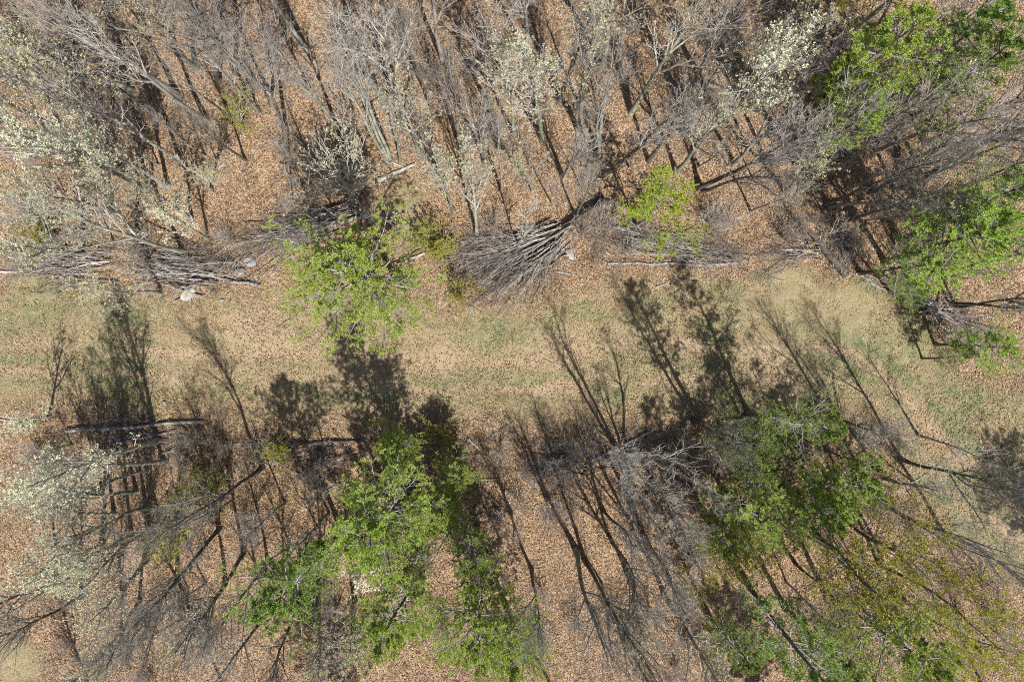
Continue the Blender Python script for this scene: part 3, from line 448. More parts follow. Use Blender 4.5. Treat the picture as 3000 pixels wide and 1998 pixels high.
# ------------------------------------------------------------------ trees (x, y on the survey grid, height, kind, label, top)
TREES = [
 # upper left woods
 (607, 357, 15, 'B', 'tall grey tree left of the yellow-green sapling, pale crown leaning left', (150, 60)),
 (795, 268, 16, 'F', 'forked grey tree just right of the yellow-green sapling', (690, 0)),
 (690, 215, 17, 'B', 'thick-trunked bare tree directly above the yellow-green sapling', (520, -60)),
 (576, 200, 16, 'K', 'pale-barked budding tree near the top edge, trunk running up left', (250, -30)),
 (232, 308, 15, 'K', 'budding tree at the far upper left, trunk slanting to the left edge', (-150, 60)),
 (330, 411, 15, 'K', 'budding tree in the upper left, long dark shadow of its trunk beside it', (40, 210)),
 (114, 225, 14, 'B', 'bare tree nearest the upper left corner', None),
 (640, 240, 16, 'D', 'dark-trunked bare tree between two pale trunks at the upper left', (560, -80)),
 (272, 469, 14, 'P', 'pale-leaved tree whose dark trunk slants towards the left edge', (-150, 260)),
 (440, 560, 15, 'P', 'pale-leaved tree filling the left edge above the mossy patch', (40, 390)),
 (491, 545, 14, 'P', 'pale-leaved tree above the left brush pile with a short dark trunk shadow', (190, 380)),
 (540, 738, 14, 'P', 'pale-leaved tree behind the left brush pile, trunk lying nearly level leftwards', (90, 640)),
 (402, 680, 11, 'K', 'slim budding tree with upright pale trunk behind the left brush pile', (210, 560)),
 (610, 700, 9, 'p', 'smaller pale-leaved tree at the right end of the left brush pile', (480, 620)),
 (560, 640, 11, 'K', 'dense grey budding tree between the left brush pile and the leaf-strewn opening', (390, 520)),
 (330, 620, 14, 'K', 'budding tree over the mossy patch at the left', (-20, 480)),
 (250, 745, 12, 'p', 'pale-leaved tree on the left edge overhanging the track', (-60, 690)),
 (470, 860, 10, 'K', 'budding tree at the track edge below the left brush pile', (290, 820)),
 (430, 400, 15, 'B', 'bare tree amid the dense upper left woods, left of the tall grey tree', None),
 (470, 330, 15, 'K', 'budding tree high in the upper left woods above the tall grey tree', None),
 (390, 270, 15, 'K', 'budding tree in the middle of the upper left corner woods', None),
 (530, 470, 13, 'B', 'bare tree below the tall grey tree in the upper left', None),
 (714, 392, 6.5, 'G', 'yellow-green sapling leafing out in the upper left woods', (660, 285)),
 (720, 470, 9, 'D', 'dark bare tree below the yellow-green sapling, its branching shadow on the leaves', None),
 (860, 600, 7, 'S', 'thin sapling on the leaf-strewn opening left of the budding bush', (815, 480)),
 (838, 390, 13, 'B', 'bare tree above the leaf-strewn opening', (760, 150)),
 (900, 150, 16, 'B', 'bare tree at the top edge left of the grey crown cluster', None),
 (920, 290, 12, 'B', 'bare tree right of the forked grey tree in the upper woods', None),
 (1040, 575, 7.5, 'Q', 'dense budding bush at the right end of the long brush bundle', (955, 440), 1.15),
 # upper middle woods
 (1143, 482, 15, 'F', 'forked pale grey tree beside the white log, leaning up left', (960, 160)),
 (1172, 474, 11, 'S', 'slim fine-twigged tree just right of the forked pale grey tree', (1165, 280)),
 (1180, 380, 16, 'B', 'bare tree whose dense grey crown reaches the top edge left of centre', (1050, 40)),
 (1120, 300, 16, 'B', 'bare tree behind the dense grey crown at the top edge', (1000, -40)),
 (1348, 433, 12, 'B', 'straight bare tree right of the white log, narrow crown', (1310, 170)),
 (1469, 562, 10, 'S', 'slim upright sapling above the fanned brush pile', (1468, 320)),
 (1397, 690, 10, 'p', 'small pale-leaved tree standing at the left tip of the fanned brush pile', (1385, 420)),
 (1330, 620, 9, 'p', 'small pale-leaved tree right of the side path', (1250, 480)),
 (1542, 187, 15, 'F', 'forked dark-based tree at the top centre', (1560, -150)),
 (1590, 405, 14, 'P', 'pale-leaved tree at the top centre with the heavy trunk shadow', (1560, 190)),
 (1560, 560, 8, 'K', 'low budding tree above the base of the fanned brush pile', (1545, 440)),
 (1696, 384, 15, 'K', 'spreading budding tree right of the top centre pale-leaved tree', (1750, 30)),
 (1759, 455, 14, 'F', 'forked bare tree above the fallen tree root, limbs spreading right', (1880, 180)),
 (1768, 513, 13, 'B', 'curved grey tree leaning right above the lime-green tree', (2040, 350)),
 (1690, 640, 9, 'D', 'dark crooked tree standing over the fallen tree at the brush fan', (1700, 500)),
 (1640, 300, 15, 'B', 'bare tree behind the top centre pale-leaved tree', None),
 (1440, 330, 14, 'B', 'bare tree in the upper middle woods left of the top centre tree', None),
 (1270, 330, 14, 'D', 'dark arching bare tree in the upper middle woods', None),
 (1850, 330, 15, 'K', 'yellowish budding tree in the upper middle woods near the top edge', None),
 (1900, 470, 12, 'B', 'bare tree directly above the lime-green tree', None),
 (1300, 180, 15, 'B', 'bare tree at the top edge left of the forked dark-based tree', None),
 (1760, 200, 15, 'K', 'yellow-budded tree at the top edge right of centre', None),
 (1864, 662, 9, 'L', 'lime-green leafing tree above the right-hand log pile', (1965, 575), 1.12),
 # upper right woods
 (2036, 428, 16, 'P', 'pale-leaved tree with large whitish clusters in the upper right woods', (2330, 120)),
 (2110, 350, 15, 'K', 'budding tree near the top edge left of the bright tall pine', (2400, 60)),
 (2000, 300, 15, 'B', 'bare tree with purple-grey twigs at the top edge left of the upper right pale tree', None),
 (2045, 549, 14, 'B', 'pale-limbed tree right of the lime-green tree, leaning to the right', (2450, 420)),
 (2060, 560, 12, 'D', 'dark-limbed tree sharing a foot with the pale-limbed tree right of the lime-green tree', (2360, 500)),
 (2265, 385, 17, 'T', 'tall bright pine in the upper right, long trunk slanting up right', (2720, 90)),
 (2330, 480, 13, 'T', 'lower yellow-green pine below the tall bright pine', (2600, 300), 0.8),
 (2562, 420, 17, 'V', 'tall thin pine at the upper right edge', (3020, 90)),
 (2600, 300, 16, 'V', 'thin pine in the upper right corner', (3000, -30)),
 (2480, 200, 16, 'O', 'yellow-green leafing tree at the top right edge', (2760, -80)),
 (2420, 598, 15, 'D', 'dark forked tree in the right woods, limbs spreading right', (2880, 430)),
 (2430, 604, 12, 'B', 'grey bare tree at the foot of the dark forked tree', (2760, 560)),
 (2570, 440, 15, 'B', 'bare tree right of the tall bright pine, fine pale twigs', (2950, 330)),
 (2300, 560, 12, 'K', 'whitish budding tree above the broken fallen trunk', (2470, 440)),
 (2200, 620, 10, 'S', 'fine-twigged small tree above the right-hand log pile', None),
 (2240, 470, 14, 'B', 'bare tree below the upper right pale-leaved tree', None),
 (2150, 480, 13, 'B', 'bare tree between the lime-green tree and the tall bright pine', None),
 (2390, 330, 15, 'B', 'bare tree behind the tall bright pine', None),
 (2700, 520, 14, 'B', 'bare tree near the right edge above the right-hand pines', None),
 (2650, 620, 12, 'K', 'budding tree beside the right-hand pines, pale specks among grey twigs', (2880, 540)),
 (2560, 560, 13, 'B', 'bare tree left of the right-edge pines in the right woods', None),
 (2470, 120, 16, 'B', 'bare tree at the top edge right of the tall bright pine', None),
 (2620, 560, 13, 'B', 'bare tree in the right woods above the budding tree near the pines', None),
 (2690, 600, 12, 'D', 'dark bare tree in the right woods just left of the right edge', None),
 (2640, 480, 13, 'B', 'bare tree under the tall thin pine in the right woods', None),
 (2710, 420, 14, 'K', 'budding tree nearest the right edge in the upper woods', None),
 (2720, 720, 11, 'K', 'budding tree among the right-edge pines', None),
 (2660, 830, 8, 'B', 'small bare tree over the right-hand brush', None),
 (2780, 890, 9, 'B', 'bare tree at the right edge between the pines and the track', None),
 (2560, 250, 15, 'B', 'bare tree in the upper right corner under the yellow-green tree', None),
 (2592, 768, 14, 'N', 'broad pine on the right edge of the woods above the track', (3000, 650)),
 (2520, 800, 10, 'V', 'thin pine spreading low over the brush at the right', (2760, 770)),
 (2640, 700, 15, 'V', 'thin pine reaching the right edge', (3060, 560)),
 (2610, 860, 7, 'V', 'small thin pine over the stump by the track at the right', (2720, 850)),
 (2740, 1010, 7, 'N', 'small pine at the right edge beside the track', (2960, 1010)),
 (2700, 1050, 5, 'V', 'low thin pine at the track side below the right-hand brush', None),
 (2800, 900, 11, 'D', 'dark bare tree at the right edge above the small pine', None),
 (2760, 800, 13, 'D', 'dark spreading tree at the right edge under the broad pine', None),
 # clearing
 (1172, 833, 14.5, 'N', 'lone bright green pine standing in the clearing above its grey trunk foot', (960, 800), 1.22),
 # lower left woods
 (482, 1352, 12, 'P', 'broad pale-leaved tree at the lower left, topmost of its cluster', (100, 1380)),
 (430, 1485, 12, 'P', 'pale-leaved tree in the middle of the lower left cluster', (140, 1570)),
 (470, 1530, 12, 'P', 'pale-leaved tree at the lower end of the lower left cluster', (180, 1710)),
 (464, 1290, 15, 'P', 'pale-leaved tree at the lower left casting a branching shadow on the track', (60, 1440)),
 (145, 1215, 8, 'p', 'small pale-leaved tree at the left edge beside the track', (40, 1260)),
 (300, 1440, 9, 'p', 'pale-leaved tree on the left edge under the leaning logs', (60, 1420)),
 (770, 1370, 15, 'D', 'dark-trunked tree with white upper limbs leaning left below the track', (420, 1600)),
 (640, 1380, 5, 'G', 'young green leafing tree beside the dark leaning trunk', None),
 (590, 1440, 5, 'G', 'young green leafing tree under the dark leaning trunk', None),
 (714, 1622, 15, 'D', 'dark tree with bent trunk in the lower left, crown spreading to the bottom', (480, 1930)),
 (783, 1642, 12, 'D', 'slim dark tree running down left of the dark pine', (680, 1880)),
 (643, 1548, 15, 'D', 'dark many-limbed tree in the middle of the lower left woods', (380, 1850)),
 (355, 1855, 13, 'D', 'dark tree at the bottom left with limbs fanning to the corner', (120, 2060)),
 (240, 1745, 14, 'D', 'dark tree nearest the bottom left corner', (-120, 1960)),
 (165, 1705, 13, 'D', 'dark tree at the left edge below the pale-leaved cluster', (-150, 1850)),
 (560, 1790, 11, 'K', 'budding tree at the bottom left of the grey thicket', None),
 (866, 1790, 12, 'D', 'dark-limbed tree at the bottom edge below the dark pine', (770, 2040)),
 (930, 1785, 13, 'K', 'budding tree at the bottom edge right of the dark-limbed tree', (930, 2060)),
 (1000, 1556, 14.5, 'E', 'dark pine in the lower left, narrow shadow falling on the track', (800, 1770)),
 # lower middle
 (1220, 1420, 15, 'N', 'big bright pine at the lower centre left, wide shadow on the track', (1070, 1600)),
 (1170, 1292, 7, 'N', 'small pine at the upper tip of the lower centre pine group', (1130, 1330)),
 (1350, 1372, 6, 'N', 'small pine at the right tip of the lower centre pine group', (1330, 1410)),
 (1290, 1450, 7.5, 'N', 'middling pine on the right flank of the big bright pine', (1260, 1530), 1.2),
 (1105, 1645, 5, 'W', 'white blossoming tree just below the big bright pine', (1075, 1700)),
 (1397, 1541, 11, 'V', 'thin pine below the right flank of the big bright pine', (1370, 1680)),
 (1239, 1661, 13, 'N', 'pine at the bottom edge left of the bottom centre pines', (1140, 1920)),
 (1413, 1662, 13, 'N', 'pine at the bottom centre between two other pines', (1390, 1920)),
 (1482, 1775, 11, 'N', 'pine cut by the bottom edge at the centre', (1490, 1990)),
 (1250, 1570, 9, 'V', 'thin pine between the big bright pine and the bottom pines', None),
 (1558, 1668, 12, 'D', 'dark tree with kinked trunk at the bottom centre', (1570, 1930)),
 (1687, 1610, 15, 'B', 'bare tree right of the kinked trunk, pale limbs bursting from one point', (1780, 1960)),
 (1712, 1640, 15, 'D', 'bare tree at the bottom centre right, dark limbs sweeping down right', (1930, 2000)),
 (1818, 1320, 12.5, 'M', 'many-stemmed grey tree below the track, fan-shaped shadow falling up left', (1985, 1490), 1.0),
 (1900, 1400, 8, 'B', 'bare tree right below the many-stemmed grey tree', (2090, 1600)),
 (1900, 1600, 13, 'B', 'bare mauve-twigged tree in the lower centre right woods', None),
 (1620, 1340, 7, 'S', 'dark-shadowed sapling below the track at the centre', None),
 (1950, 1750, 13, 'K', 'budding tree near the bottom edge right of the sweeping dark limbs', None),
 (1600, 1460, 7.5, 'B', 'bare tree in the lower centre woods above the kinked trunk', None),
 (1765, 1490, 9, 'B', 'bare tree between the many-stemmed grey tree and the bursting pale limbs', (1860, 1640)),
 (1850, 1520, 9.5, 'F', 'forked bare tree in the middle of the lower centre woods', (1960, 1680)),
 (1960, 1500, 10, 'B', 'bare tree left of the lower right pine group', (2090, 1650)),
 (1790, 1580, 11, 'D', 'dark-limbed tree right of the bursting pale limbs', (1890, 1800)),
 (1840, 1680, 13, 'K', 'budding tree between the sweeping dark limbs and the dark bottom thicket', None),
 (1500, 1500, 8, 'S', 'slim sapling with dark trunk shadow left of the kinked trunk', None),
 # lower left additions
 (430, 1640, 13, 'K', 'budding tree in the lower left woods right of the pale-leaved cluster', (250, 1850)),
 (520, 1700, 13, 'B', 'bare tree in the lower left woods above the grey thicket', (350, 1900)),
 (300, 1590, 13, 'P', 'pale-leaved tree lowest and leftmost of the lower left cluster', (60, 1720)),
 (335, 1505, 11, 'P', 'pale-leaved tree on the left side of the lower left cluster', (60, 1500)),
 (400, 1440, 11, 'P', 'pale-leaved tree in the upper half of the lower left cluster, dark limbs showing', (110, 1470)),
 (385, 1570, 12, 'P', 'pale-leaved tree in the lower half of the lower left cluster', (150, 1680)),
 (660, 1710, 12, 'K', 'budding tree right of the grey thicket at the lower left', (540, 1930)),
 (790, 1790, 11, 'B', 'bare tree at the bottom edge left of the dark-limbed tree', None),
 (1040, 1760, 12, 'K', 'budding tree at the bottom edge below the white blossoms', (970, 1960)),
 (410, 1760, 12, 'D', 'dark forked tree left of the grey thicket near the bottom', (240, 1960)),
 # upper additions
 (520, 280, 16, 'B', 'bare tree near the top edge between the two upper left budding trees', None),
 (180, 380, 14, 'K', 'budding tree on the left edge in the upper woods', None),
 (360, 500, 14, 'K', 'budding tree in the left woods above the slim budding tree', None),
 (620, 560, 9, 'K', 'low budding tree left of the leaf-strewn opening', (540, 470)),
 (760, 330, 13, 'S', 'slim bare tree beside the yellow-green sapling', None),
 (990, 380, 12, 'B', 'bare tree above the dense budding bush', None),
 (1230, 450, 12, 'K', 'budding tree above the white log', None),
 (1420, 480, 11, 'B', 'bare tree in the upper middle woods above the small pale-leaved trees', None),
 (1510, 400, 13, 'K', 'budding tree left of the top centre pale-leaved tree', None),
 (1650, 520, 11, 'B', 'bare tree above the thick fallen trunk', None),
 (1980, 500, 12, 'K', 'budding tree just above right of the lime-green tree', None),
 (2380, 460, 14, 'B', 'bare tree under the tall bright pine in the right woods', None),
 (2480, 400, 14, 'K', 'budding tree between the two tallest upper right pines', None),
 (2500, 640, 11, 'K', 'pale-specked budding tree above the dark tangled brush', None),
 # lower right
 (2052, 1236, 14, 'V', 'thin pine below the track, leftmost of the lower right pines', (2250, 1330), 0.9),
 (2192, 1211, 14, 'V', 'thin pine at the top of the lower right pine group, tall shadow on the track', (2470, 1300), 0.9),
 (2030, 1230, 13, 'D', 'dark bare tree beside the leftmost of the lower right pines', (2180, 1330)),
 (2420, 1320, 5.5, 'V', 'thin pine at the upper right of the lower right pine group', (2575, 1370), 1.0),
 (2290, 1430, 7, 'N', 'bright pine in the heart of the lower right pine group', (2460, 1510), 1.45),
 (2120, 1445, 8, 'N', 'bright pine on the left side of the lower right pine group', (2250, 1530), 1.45),
 (2060, 1510, 8, 'N', 'pine at the lower left corner of the lower right pine group', (2130, 1620)),
 (2360, 1410, 7.5, 'N', 'bright pine on the right side of the lower right pine group', (2560, 1460), 1.4),
 (2180, 1250, 7, 'V', 'small thin pine over the log at the top of the lower right pines', None),
 (2425, 1215, 11, 'D', 'dark forked bare tree by the track right of the lower right pines', (2640, 1290)),
 (2690, 1275, 10, 'S', 'slim bare tree on the lower track verge, thin shadow across the grass', (2950, 1350)),
 (2640, 1345, 14, 'D', 'dark tree at the lower right, limbs sweeping to the right edge', (3060, 1510)),
 (2575, 1455, 15, 'F', 'forked grey tree at the lower right, long limbs reaching the right edge', (3020, 1640)),
 (2590, 1400, 11, 'B', 'bare pale-twigged tree between the pine group and the right edge', (2800, 1470)),
 (2175, 1690, 17, 'V', 'heavy dark-trunked thin pine running to the bottom right edge', (2460, 2060)),
 (2393, 1566, 17, 'O', 'olive-leaved tree with long dark trunk in the lower right', (2760, 1880)),
 (2446, 1500, 15, 'O', 'olive-leaved tree above the long dark trunk in the lower right', (2740, 1700)),
 (2330, 1650, 11, 'D', 'slim dark curved tree between two long dark trunks at the lower right', (2480, 1800)),
 (2070, 1790, 11, 'V', 'thin pine at the bottom edge left of the heavy dark trunk', (2190, 1980)),
 (2030, 1640, 8, 'O', 'olive-green small tree at the left side of the lower right woods', (2080, 1740)),
 (2100, 1570, 9, 'O', 'olive-green tree just under the lower right pine group', (2180, 1690)),
 (2577, 1654, 14, 'O', 'yellow-olive tree at the right of the bottom right corner', (2990, 1890)),
 (2650, 1760, 13, 'O', 'yellow-olive tree in the bottom right corner', (3000, 2010)),
 (2420, 1740, 14, 'N', 'pine at the bottom edge near the bottom right corner', (2740, 1960)),
 (2300, 1780, 13, 'V', 'thin pine at the bottom edge between the heavy trunk and the corner pine', (2520, 2000)),
 (2760, 1560, 13, 'B', 'bare tree at the right edge below the long sweeping limbs', None),
 (2560, 1580, 10, 'S', 'slim bare sapling amid the olive-leaved trees at the lower right', None),
]
for (x, y, H, k, lab, top, *wd) in TREES: plant(x, y, H, k, lab, top, *wd)

BUSHES = [
 (90, 770, 3.0, 'U', 'dark twiggy bush at the left edge behind the brush pile'),
 (1092, 632, 2.0, 'U', 'small grey twig bush at the right end of the long brush bundle'),
 (1270, 700, 2.6, 'Y', 'leafing bush at the left of the fanned brush pile'),
 (1300, 735, 2.2, 'Y', 'sparse green bush between the side path logs and the brush fan'),
 (1350, 862, 2.2, 'Y', 'yellow-green bush on the track edge below the fanned brush pile'),
 (1700, 690, 3.2, 'U', 'twiggy bush at the root of the fallen tree'),
 (1760, 670, 2.8, 'U', 'twiggy bush just right of the fallen tree root'),
 (625, 1870, 3.6, 'U', 'grey twiggy thicket near the bottom edge at the lower left'),
 (590, 1800, 2.6, 'U', 'smaller grey thicket above the bottom thicket at the lower left'),
 (450, 1975, 3.4, 'U', 'dark thicket on the bottom edge at the lower left'),
 (2480, 700, 3.2, 'U', 'grey twiggy bush under the right woods beside the broken trunk'),
 (2620, 740, 3.4, 'U', 'grey bush at the foot of the broad right pine'),
 (2000, 1870, 3.4, 'U', 'dark grey thicket at the bottom edge right of centre'),
 (1960, 1330, 2.4, 'U', 'twiggy bush beside the many-stemmed grey tree below the track'),
 (1650, 1400, 2.8, 'U', 'brown twiggy bush in the lower brush line'),
 (1900, 1790, 2.8, 'U', 'grey bush above the dark bottom thicket right of centre'),
 (745, 1560, 2.2, 'U', 'brown twiggy bush left of the dark pine'),
 (2550, 1490, 3.0, 'U', 'grey bush at the foot of the forked lower right tree'),
 (2870, 1690, 3.0, 'U', 'brown twiggy bush at the right edge below the sweeping limbs'),
 (560, 1275, 2.2, 'U', 'dark twig bush by the leaning log at the lower left'),
 (1300, 1275, 2.2, 'Y', 'leafing bush at the lower track edge right of the small pine'),
 (820, 1310, 2.0, 'Y', 'sparse green bush at the foot of the narrow pine shadow'),
 (640, 1420, 2.6, 'Y', 'leafing bush below the dark leaning trunk'),
 (520, 1560, 3.0, 'Y', 'olive bush in the lower left clearing of dead leaves'),
 (150, 690, 2.6, 'Y', 'green mossy-looking bush behind the left brush pile'),
 (2130, 650, 2.4, 'U', 'brown twig bush above the right-hand log pile'),
 (2290, 690, 2.6, 'U', 'brown twig bush left of the broken fallen trunk'),
 (2770, 1000, 2.6, 'U', 'twig bush on the track side near the right edge'),
]
for (x, y, H, k, lab) in BUSHES: plant(x, y, H, k, lab)

# thin filler saplings of the understorey, kept off the track and clear of the other trees
ORD = ['', 'second ', 'third ', 'fourth ', 'fifth ', 'sixth ', 'seventh ', 'eighth ', 'ninth ', 'tenth ', 'eleventh ', 'twelfth ', 'thirteenth ', 'fourteenth ', 'fifteenth ', 'sixteenth ', 'seventeenth ', 'eighteenth ', 'nineteenth ', 'twentieth ']
taken = [(t[0], t[1]) for t in TREES] + [(t[0], t[1]) for t in BUSHES]
BANDS = [('in the woods along the top edge', 230, 380, 19), ('in the middle belt of the upper woods', 400, 560, 19), ('just above the upper brush line', 580, 720, 9), ('in the belt just below the track', 1300, 1420, 7), ('in the middle belt of the lower woods', 1450, 1600, 9), ('in the woods along the bottom edge', 1630, 1800, 12)]
rs = np.random.default_rng(77)
for phrase, y0, y1, n in BANDS:
    got = []
    for _ in range(900):
        if len(got) >= n: break
        x, y = rs.uniform(180, 2850), rs.uniform(y0, y1)
        if cover(*[np.array([v]) for v in gp(x, y)[:2]])[0][0] > 0.15 or (700 < x < 900 and 480 < y < 700): continue
        if min((x - a) ** 2 + (y - b) ** 2 for a, b in taken) < 55 ** 2: continue
        taken.append((x, y)); got.append((x, y))
    for i, (x, y) in enumerate(sorted(got)):
        lab = ('leftmost ' if i == 0 else ORD[i]) + 'thin bare sapling ' + ('' if i == 0 else 'from the left ') + phrase
        plant(x, y, rs.uniform(5, 10), 'S', lab, group='thin bare saplings ' + phrase)
BB = [('in the lower woods nearest the track', 1290, 1420, 15), ('in the middle of the lower woods', 1440, 1640, 19), ('near the bottom edge', 1680, 1960, 19), ('just above the brush line of the upper woods', 540, 740, 17), ('high in the upper woods', 200, 500, 19)]
for phrase, y0, y1, n in BB:
    got = []
    for _ in range(1500):
        if len(got) >= n: break
        x, y = rs.uniform(60, 2940), rs.uniform(y0, y1)
        if cover(*[np.array([v]) for v in gp(x, y)[:2]])[0][0] > 0.15 or (680 < x < 920 and 460 < y < 700): continue
        if min((x - a) ** 2 + (y - b) ** 2 for a, b in taken) < 42 ** 2: continue
        taken.append((x, y)); got.append((x, y))
    for i, (x, y) in enumerate(sorted(got)):
        plant(x, y, rs.uniform(1.6, 2.9), 'U', ('leftmost ' if i == 0 else ORD[i]) + 'low twiggy bush ' + ('' if i == 0 else 'from the left ') + phrase, group='low twiggy bushes ' + phrase)
# trees standing past the lower and right edges, whose shadows reach into view
for x, y, H, k in ((300, 2080, 14, 'B'), (700, 2100, 15, 'D'), (1050, 2120, 14, 'N'), (1650, 2090, 14, 'B'), (1960, 2110, 14, 'D'), (2250, 2100, 15, 'N'), (2600, 2090, 14, 'O'), (2900, 2080, 14, 'D'), (3085, 1660, 13, 'N'), (3120, 1750, 14, 'D')):
    plant(x, y, H, k, 'tree past the picture edge, only its shadow falling into view', None, group='trees past the picture edge')

# ------------------------------------------------------------------ brush piles, fallen trees, logs, stumps, stones
def stem_mesh(seed, mat, twigs=5, L=5.0, r=0.045, fine=True):
    rng = np.random.default_rng(seed); d = np.array([1.0, 0, 0]); p = np.zeros(3); P = [p]
    for k in range(8): p = p + d * L / 8; P.append(p); d = norm(d + rng.normal(0, 0.13, 3) * np.array([1, 1, 0.5]) - np.array([0, p[1] * 0.18, p[2] * 0.12]))
    P0 = np.array(P)[None]; R0 = np.linspace(r, 0.012, 9)[None]; g = [(P0, R0, 6)]
    if twigs:
        P1, R1 = spawn(rng, P0, R0, twigs, 0.25, 1.0, (0.25, 0.75), 0.36, 5, up=0.05, wob=0.16, rf=0.6, tip=0.35, rmin=0.008, taper=0.5, upb=-0.02); g.append((P1, R1, 4))
        if fine: P2, R2 = spawn(rng, P1, R1, 5, 0.2, 1.0, (0.25, 0.7), 0.45, 4, up=0.05, wob=0.15, rf=0.7, tip=0.5, rmin=0.006, upb=0.0); g.append((P2, R2, 3))
    return tubes('branch', g, M[mat])
STEMS = [stem_mesh(700 + i, ('dead_wood', 'dead_dark', 'dead_wood', 'dead_wood')[i % 4], 4 + i % 4, r=0.031 + 0.008 * (i % 3)) for i in range(8)]
TWIGGY = [stem_mesh(730 + i, ('dead_dark', 'dead_dark', 'dead_wood')[i % 3], 7, r=0.024) for i in range(5)]
POLES = [stem_mesh(750 + i, ('dead_wood', 'dead_wood', 'dead_pale', 'dead_dark')[i % 4], 5, r=0.05) for i in range(4)]

def lay(parent, name, me, a, b, z0, z1, scale_w=1.0, roll=0.0):
    A = gp(*a, z0); B = gp(*b, z1); d = Vector(B - A); o = bpy.data.objects.new(name, me); COL.objects.link(o)
    if parent: o.parent = parent; A = A - np.array(parent.location)
    o.location = A; o.rotation_mode = 'QUATERNION'; o.rotation_quaternion = Vector((1, 0, 0)).rotation_difference(d.normalized()) @ Quaternion((1, 0, 0), roll)
    s = d.length / 5.0; o.scale = (s, s ** 0.6 * scale_w, s ** 0.6 * scale_w); return o

def pile(x, y, label, cat='brush pile', name='brush_pile'):
    e = bpy.data.objects.new(name, None); COL.objects.link(e); e.location = gp(x, y); e['label'] = label; e['category'] = cat; e['group'] = 'brush piles of cut branches'; return e

def fan(e, root, tips, n, rng, spread_root=14, spread_tip=30, pools=(STEMS,), zr=(0.1, 0.7), zt=(0.05, 0.5), short=(0.6, 1.05), w=1.0):
    tips = np.array(tips, float)
    for i in range(n):
        q = rng.random() * (len(tips) - 1); j = int(q); t = tips[j] + (tips[min(j + 1, len(tips) - 1)] - tips[j]) * (q - j) + rng.normal(0, spread_tip, 2)
        r0 = np.array(root) + rng.normal(0, spread_root, 2); s0 = rng.uniform(0, 0.3); t = t + rng.normal(0, 22, 2) * (rng.random() < 0.3) * 2; a = r0 + (t - r0) * s0; b = r0 + (t - r0) * max(rng.uniform(*short), s0 + 0.35)
        pool = pools[rng.integers(len(pools))]; lay(e, 'branch', pool[rng.integers(len(pool))], a, b, rng.uniform(*zr), rng.uniform(*zt), w * rng.uniform(0.7, 1.25), rng.uniform(0, 6.28))

rp = np.random.default_rng(900)
e = pile(1480, 780, 'big fanned brush pile spreading left from the fallen tree')
fan(e, (1668, 668), [(1350, 720), (1310, 760), (1290, 800), (1330, 850), (1420, 880), (1500, 880), (1570, 810)], 62, rp, 14, 18, (STEMS, STEMS, STEMS, POLES), (0.3, 1.0), (0.05, 0.45), (0.7, 1.0), 1.0)
fan(e, (1600, 690), [(1330, 740), (1300, 790), (1350, 850), (1430, 880), (1520, 860)], 85, rp, 45, 28, (TWIGGY, TWIGGY, STEMS), (0.1, 0.6), (0.05, 0.4), (0.7, 1.05), 1.0)
e = pile(900, 680, 'long narrow brush bundle left of the budding bush')
fan(e, (1075, 612), [(760, 690), (720, 720), (745, 745)], 34, rp, 10, 16, (STEMS, POLES), (0.15, 0.8), (0.1, 0.5), (0.55, 1.0), 1.15)
fan(e, (1020, 640), [(740, 690), (690, 730), (740, 760)], 34, rp, 22, 20, (TWIGGY, STEMS), (0.1, 0.5), (0.05, 0.3), (0.7, 1.1))
e = pile(560, 780, 'sprawling brush pile along the left edge of the track')
fan(e, (640, 810), [(300, 720), (280, 770), (330, 800)], 30, rp, 26, 26, (STEMS, POLES), (0.1, 0.6), (0.1, 0.5), (0.5, 1.0), 1.1)
fan(e, (430, 770), [(760, 830), (740, 790), (700, 760)], 32, rp, 50, 18, (STEMS, TWIGGY), (0.1, 0.6), (0.05, 0.3), (0.5, 1.0))
fan(e, (720, 740), [(600, 800), (640, 830), (560, 790)], 16, rp, 25, 18, (STEMS, TWIGGY), (0.1, 0.5), (0.05, 0.3), (0.6, 1.0))
e = pile(130, 790, 'grey brush pile running off the left edge')
fan(e, (330, 780), [(-30, 795), (60, 770), (100, 800)], 28, rp, 26, 14, (STEMS, TWIGGY, POLES), (0.1, 0.5), (0.05, 0.3), (0.6, 1.0))
fan(e, (200, 810), [(230, 850), (150, 850), (80, 830)], 12, rp, 25, 15, (TWIGGY,), (0.05, 0.3), (0.05, 0.2), (0.8, 1.2))
e = pile(2020, 740, 'log pile of long grey poles right of the fanned brush')
fan(e, (1820, 690), [(2180, 730), (2190, 775), (2140, 760)], 26, rp, 26, 22, (POLES, STEMS, STEMS), (0.1, 0.5), (0.1, 0.4), (0.6, 1.0), 0.95)
fan(e, (2190, 775), [(2030, 700), (2000, 740), (2060, 720)], 26, rp, 18, 25, (TWIGGY, STEMS), (0.1, 0.4), (0.1, 0.5), (0.5, 1.0))
fan(e, (1780, 640), [(1830, 760), (1740, 770), (1900, 740), (1720, 700)], 40, rp, 28, 28, (TWIGGY,), (0.2, 0.6), (0.05, 0.3), (0.7, 1.1))
e = pile(2270, 730, 'loose brush pile left of the broken fallen trunk')
fan(e, (2390, 740), [(2190, 740), (2230, 770), (2200, 700)], 26, rp, 22, 22, (STEMS, TWIGGY), (0.1, 0.5), (0.05, 0.3), (0.6, 1.0))
fan(e, (2360, 720), [(2280, 610), (2320, 600), (2240, 640)], 24, rp, 25, 25, (STEMS, TWIGGY), (0.1, 0.5), (0.1, 0.5), (0.6, 1.0))
e = pile(2480, 760, 'dark tangled brush around the broken fallen trunk')
fan(e, (2470, 800), [(2390, 660), (2450, 660), (2520, 700), (2540, 760)], 42, rp, 22, 25, (TWIGGY, STEMS), (0.1, 0.5), (0.1, 0.5), (0.6, 1.0))
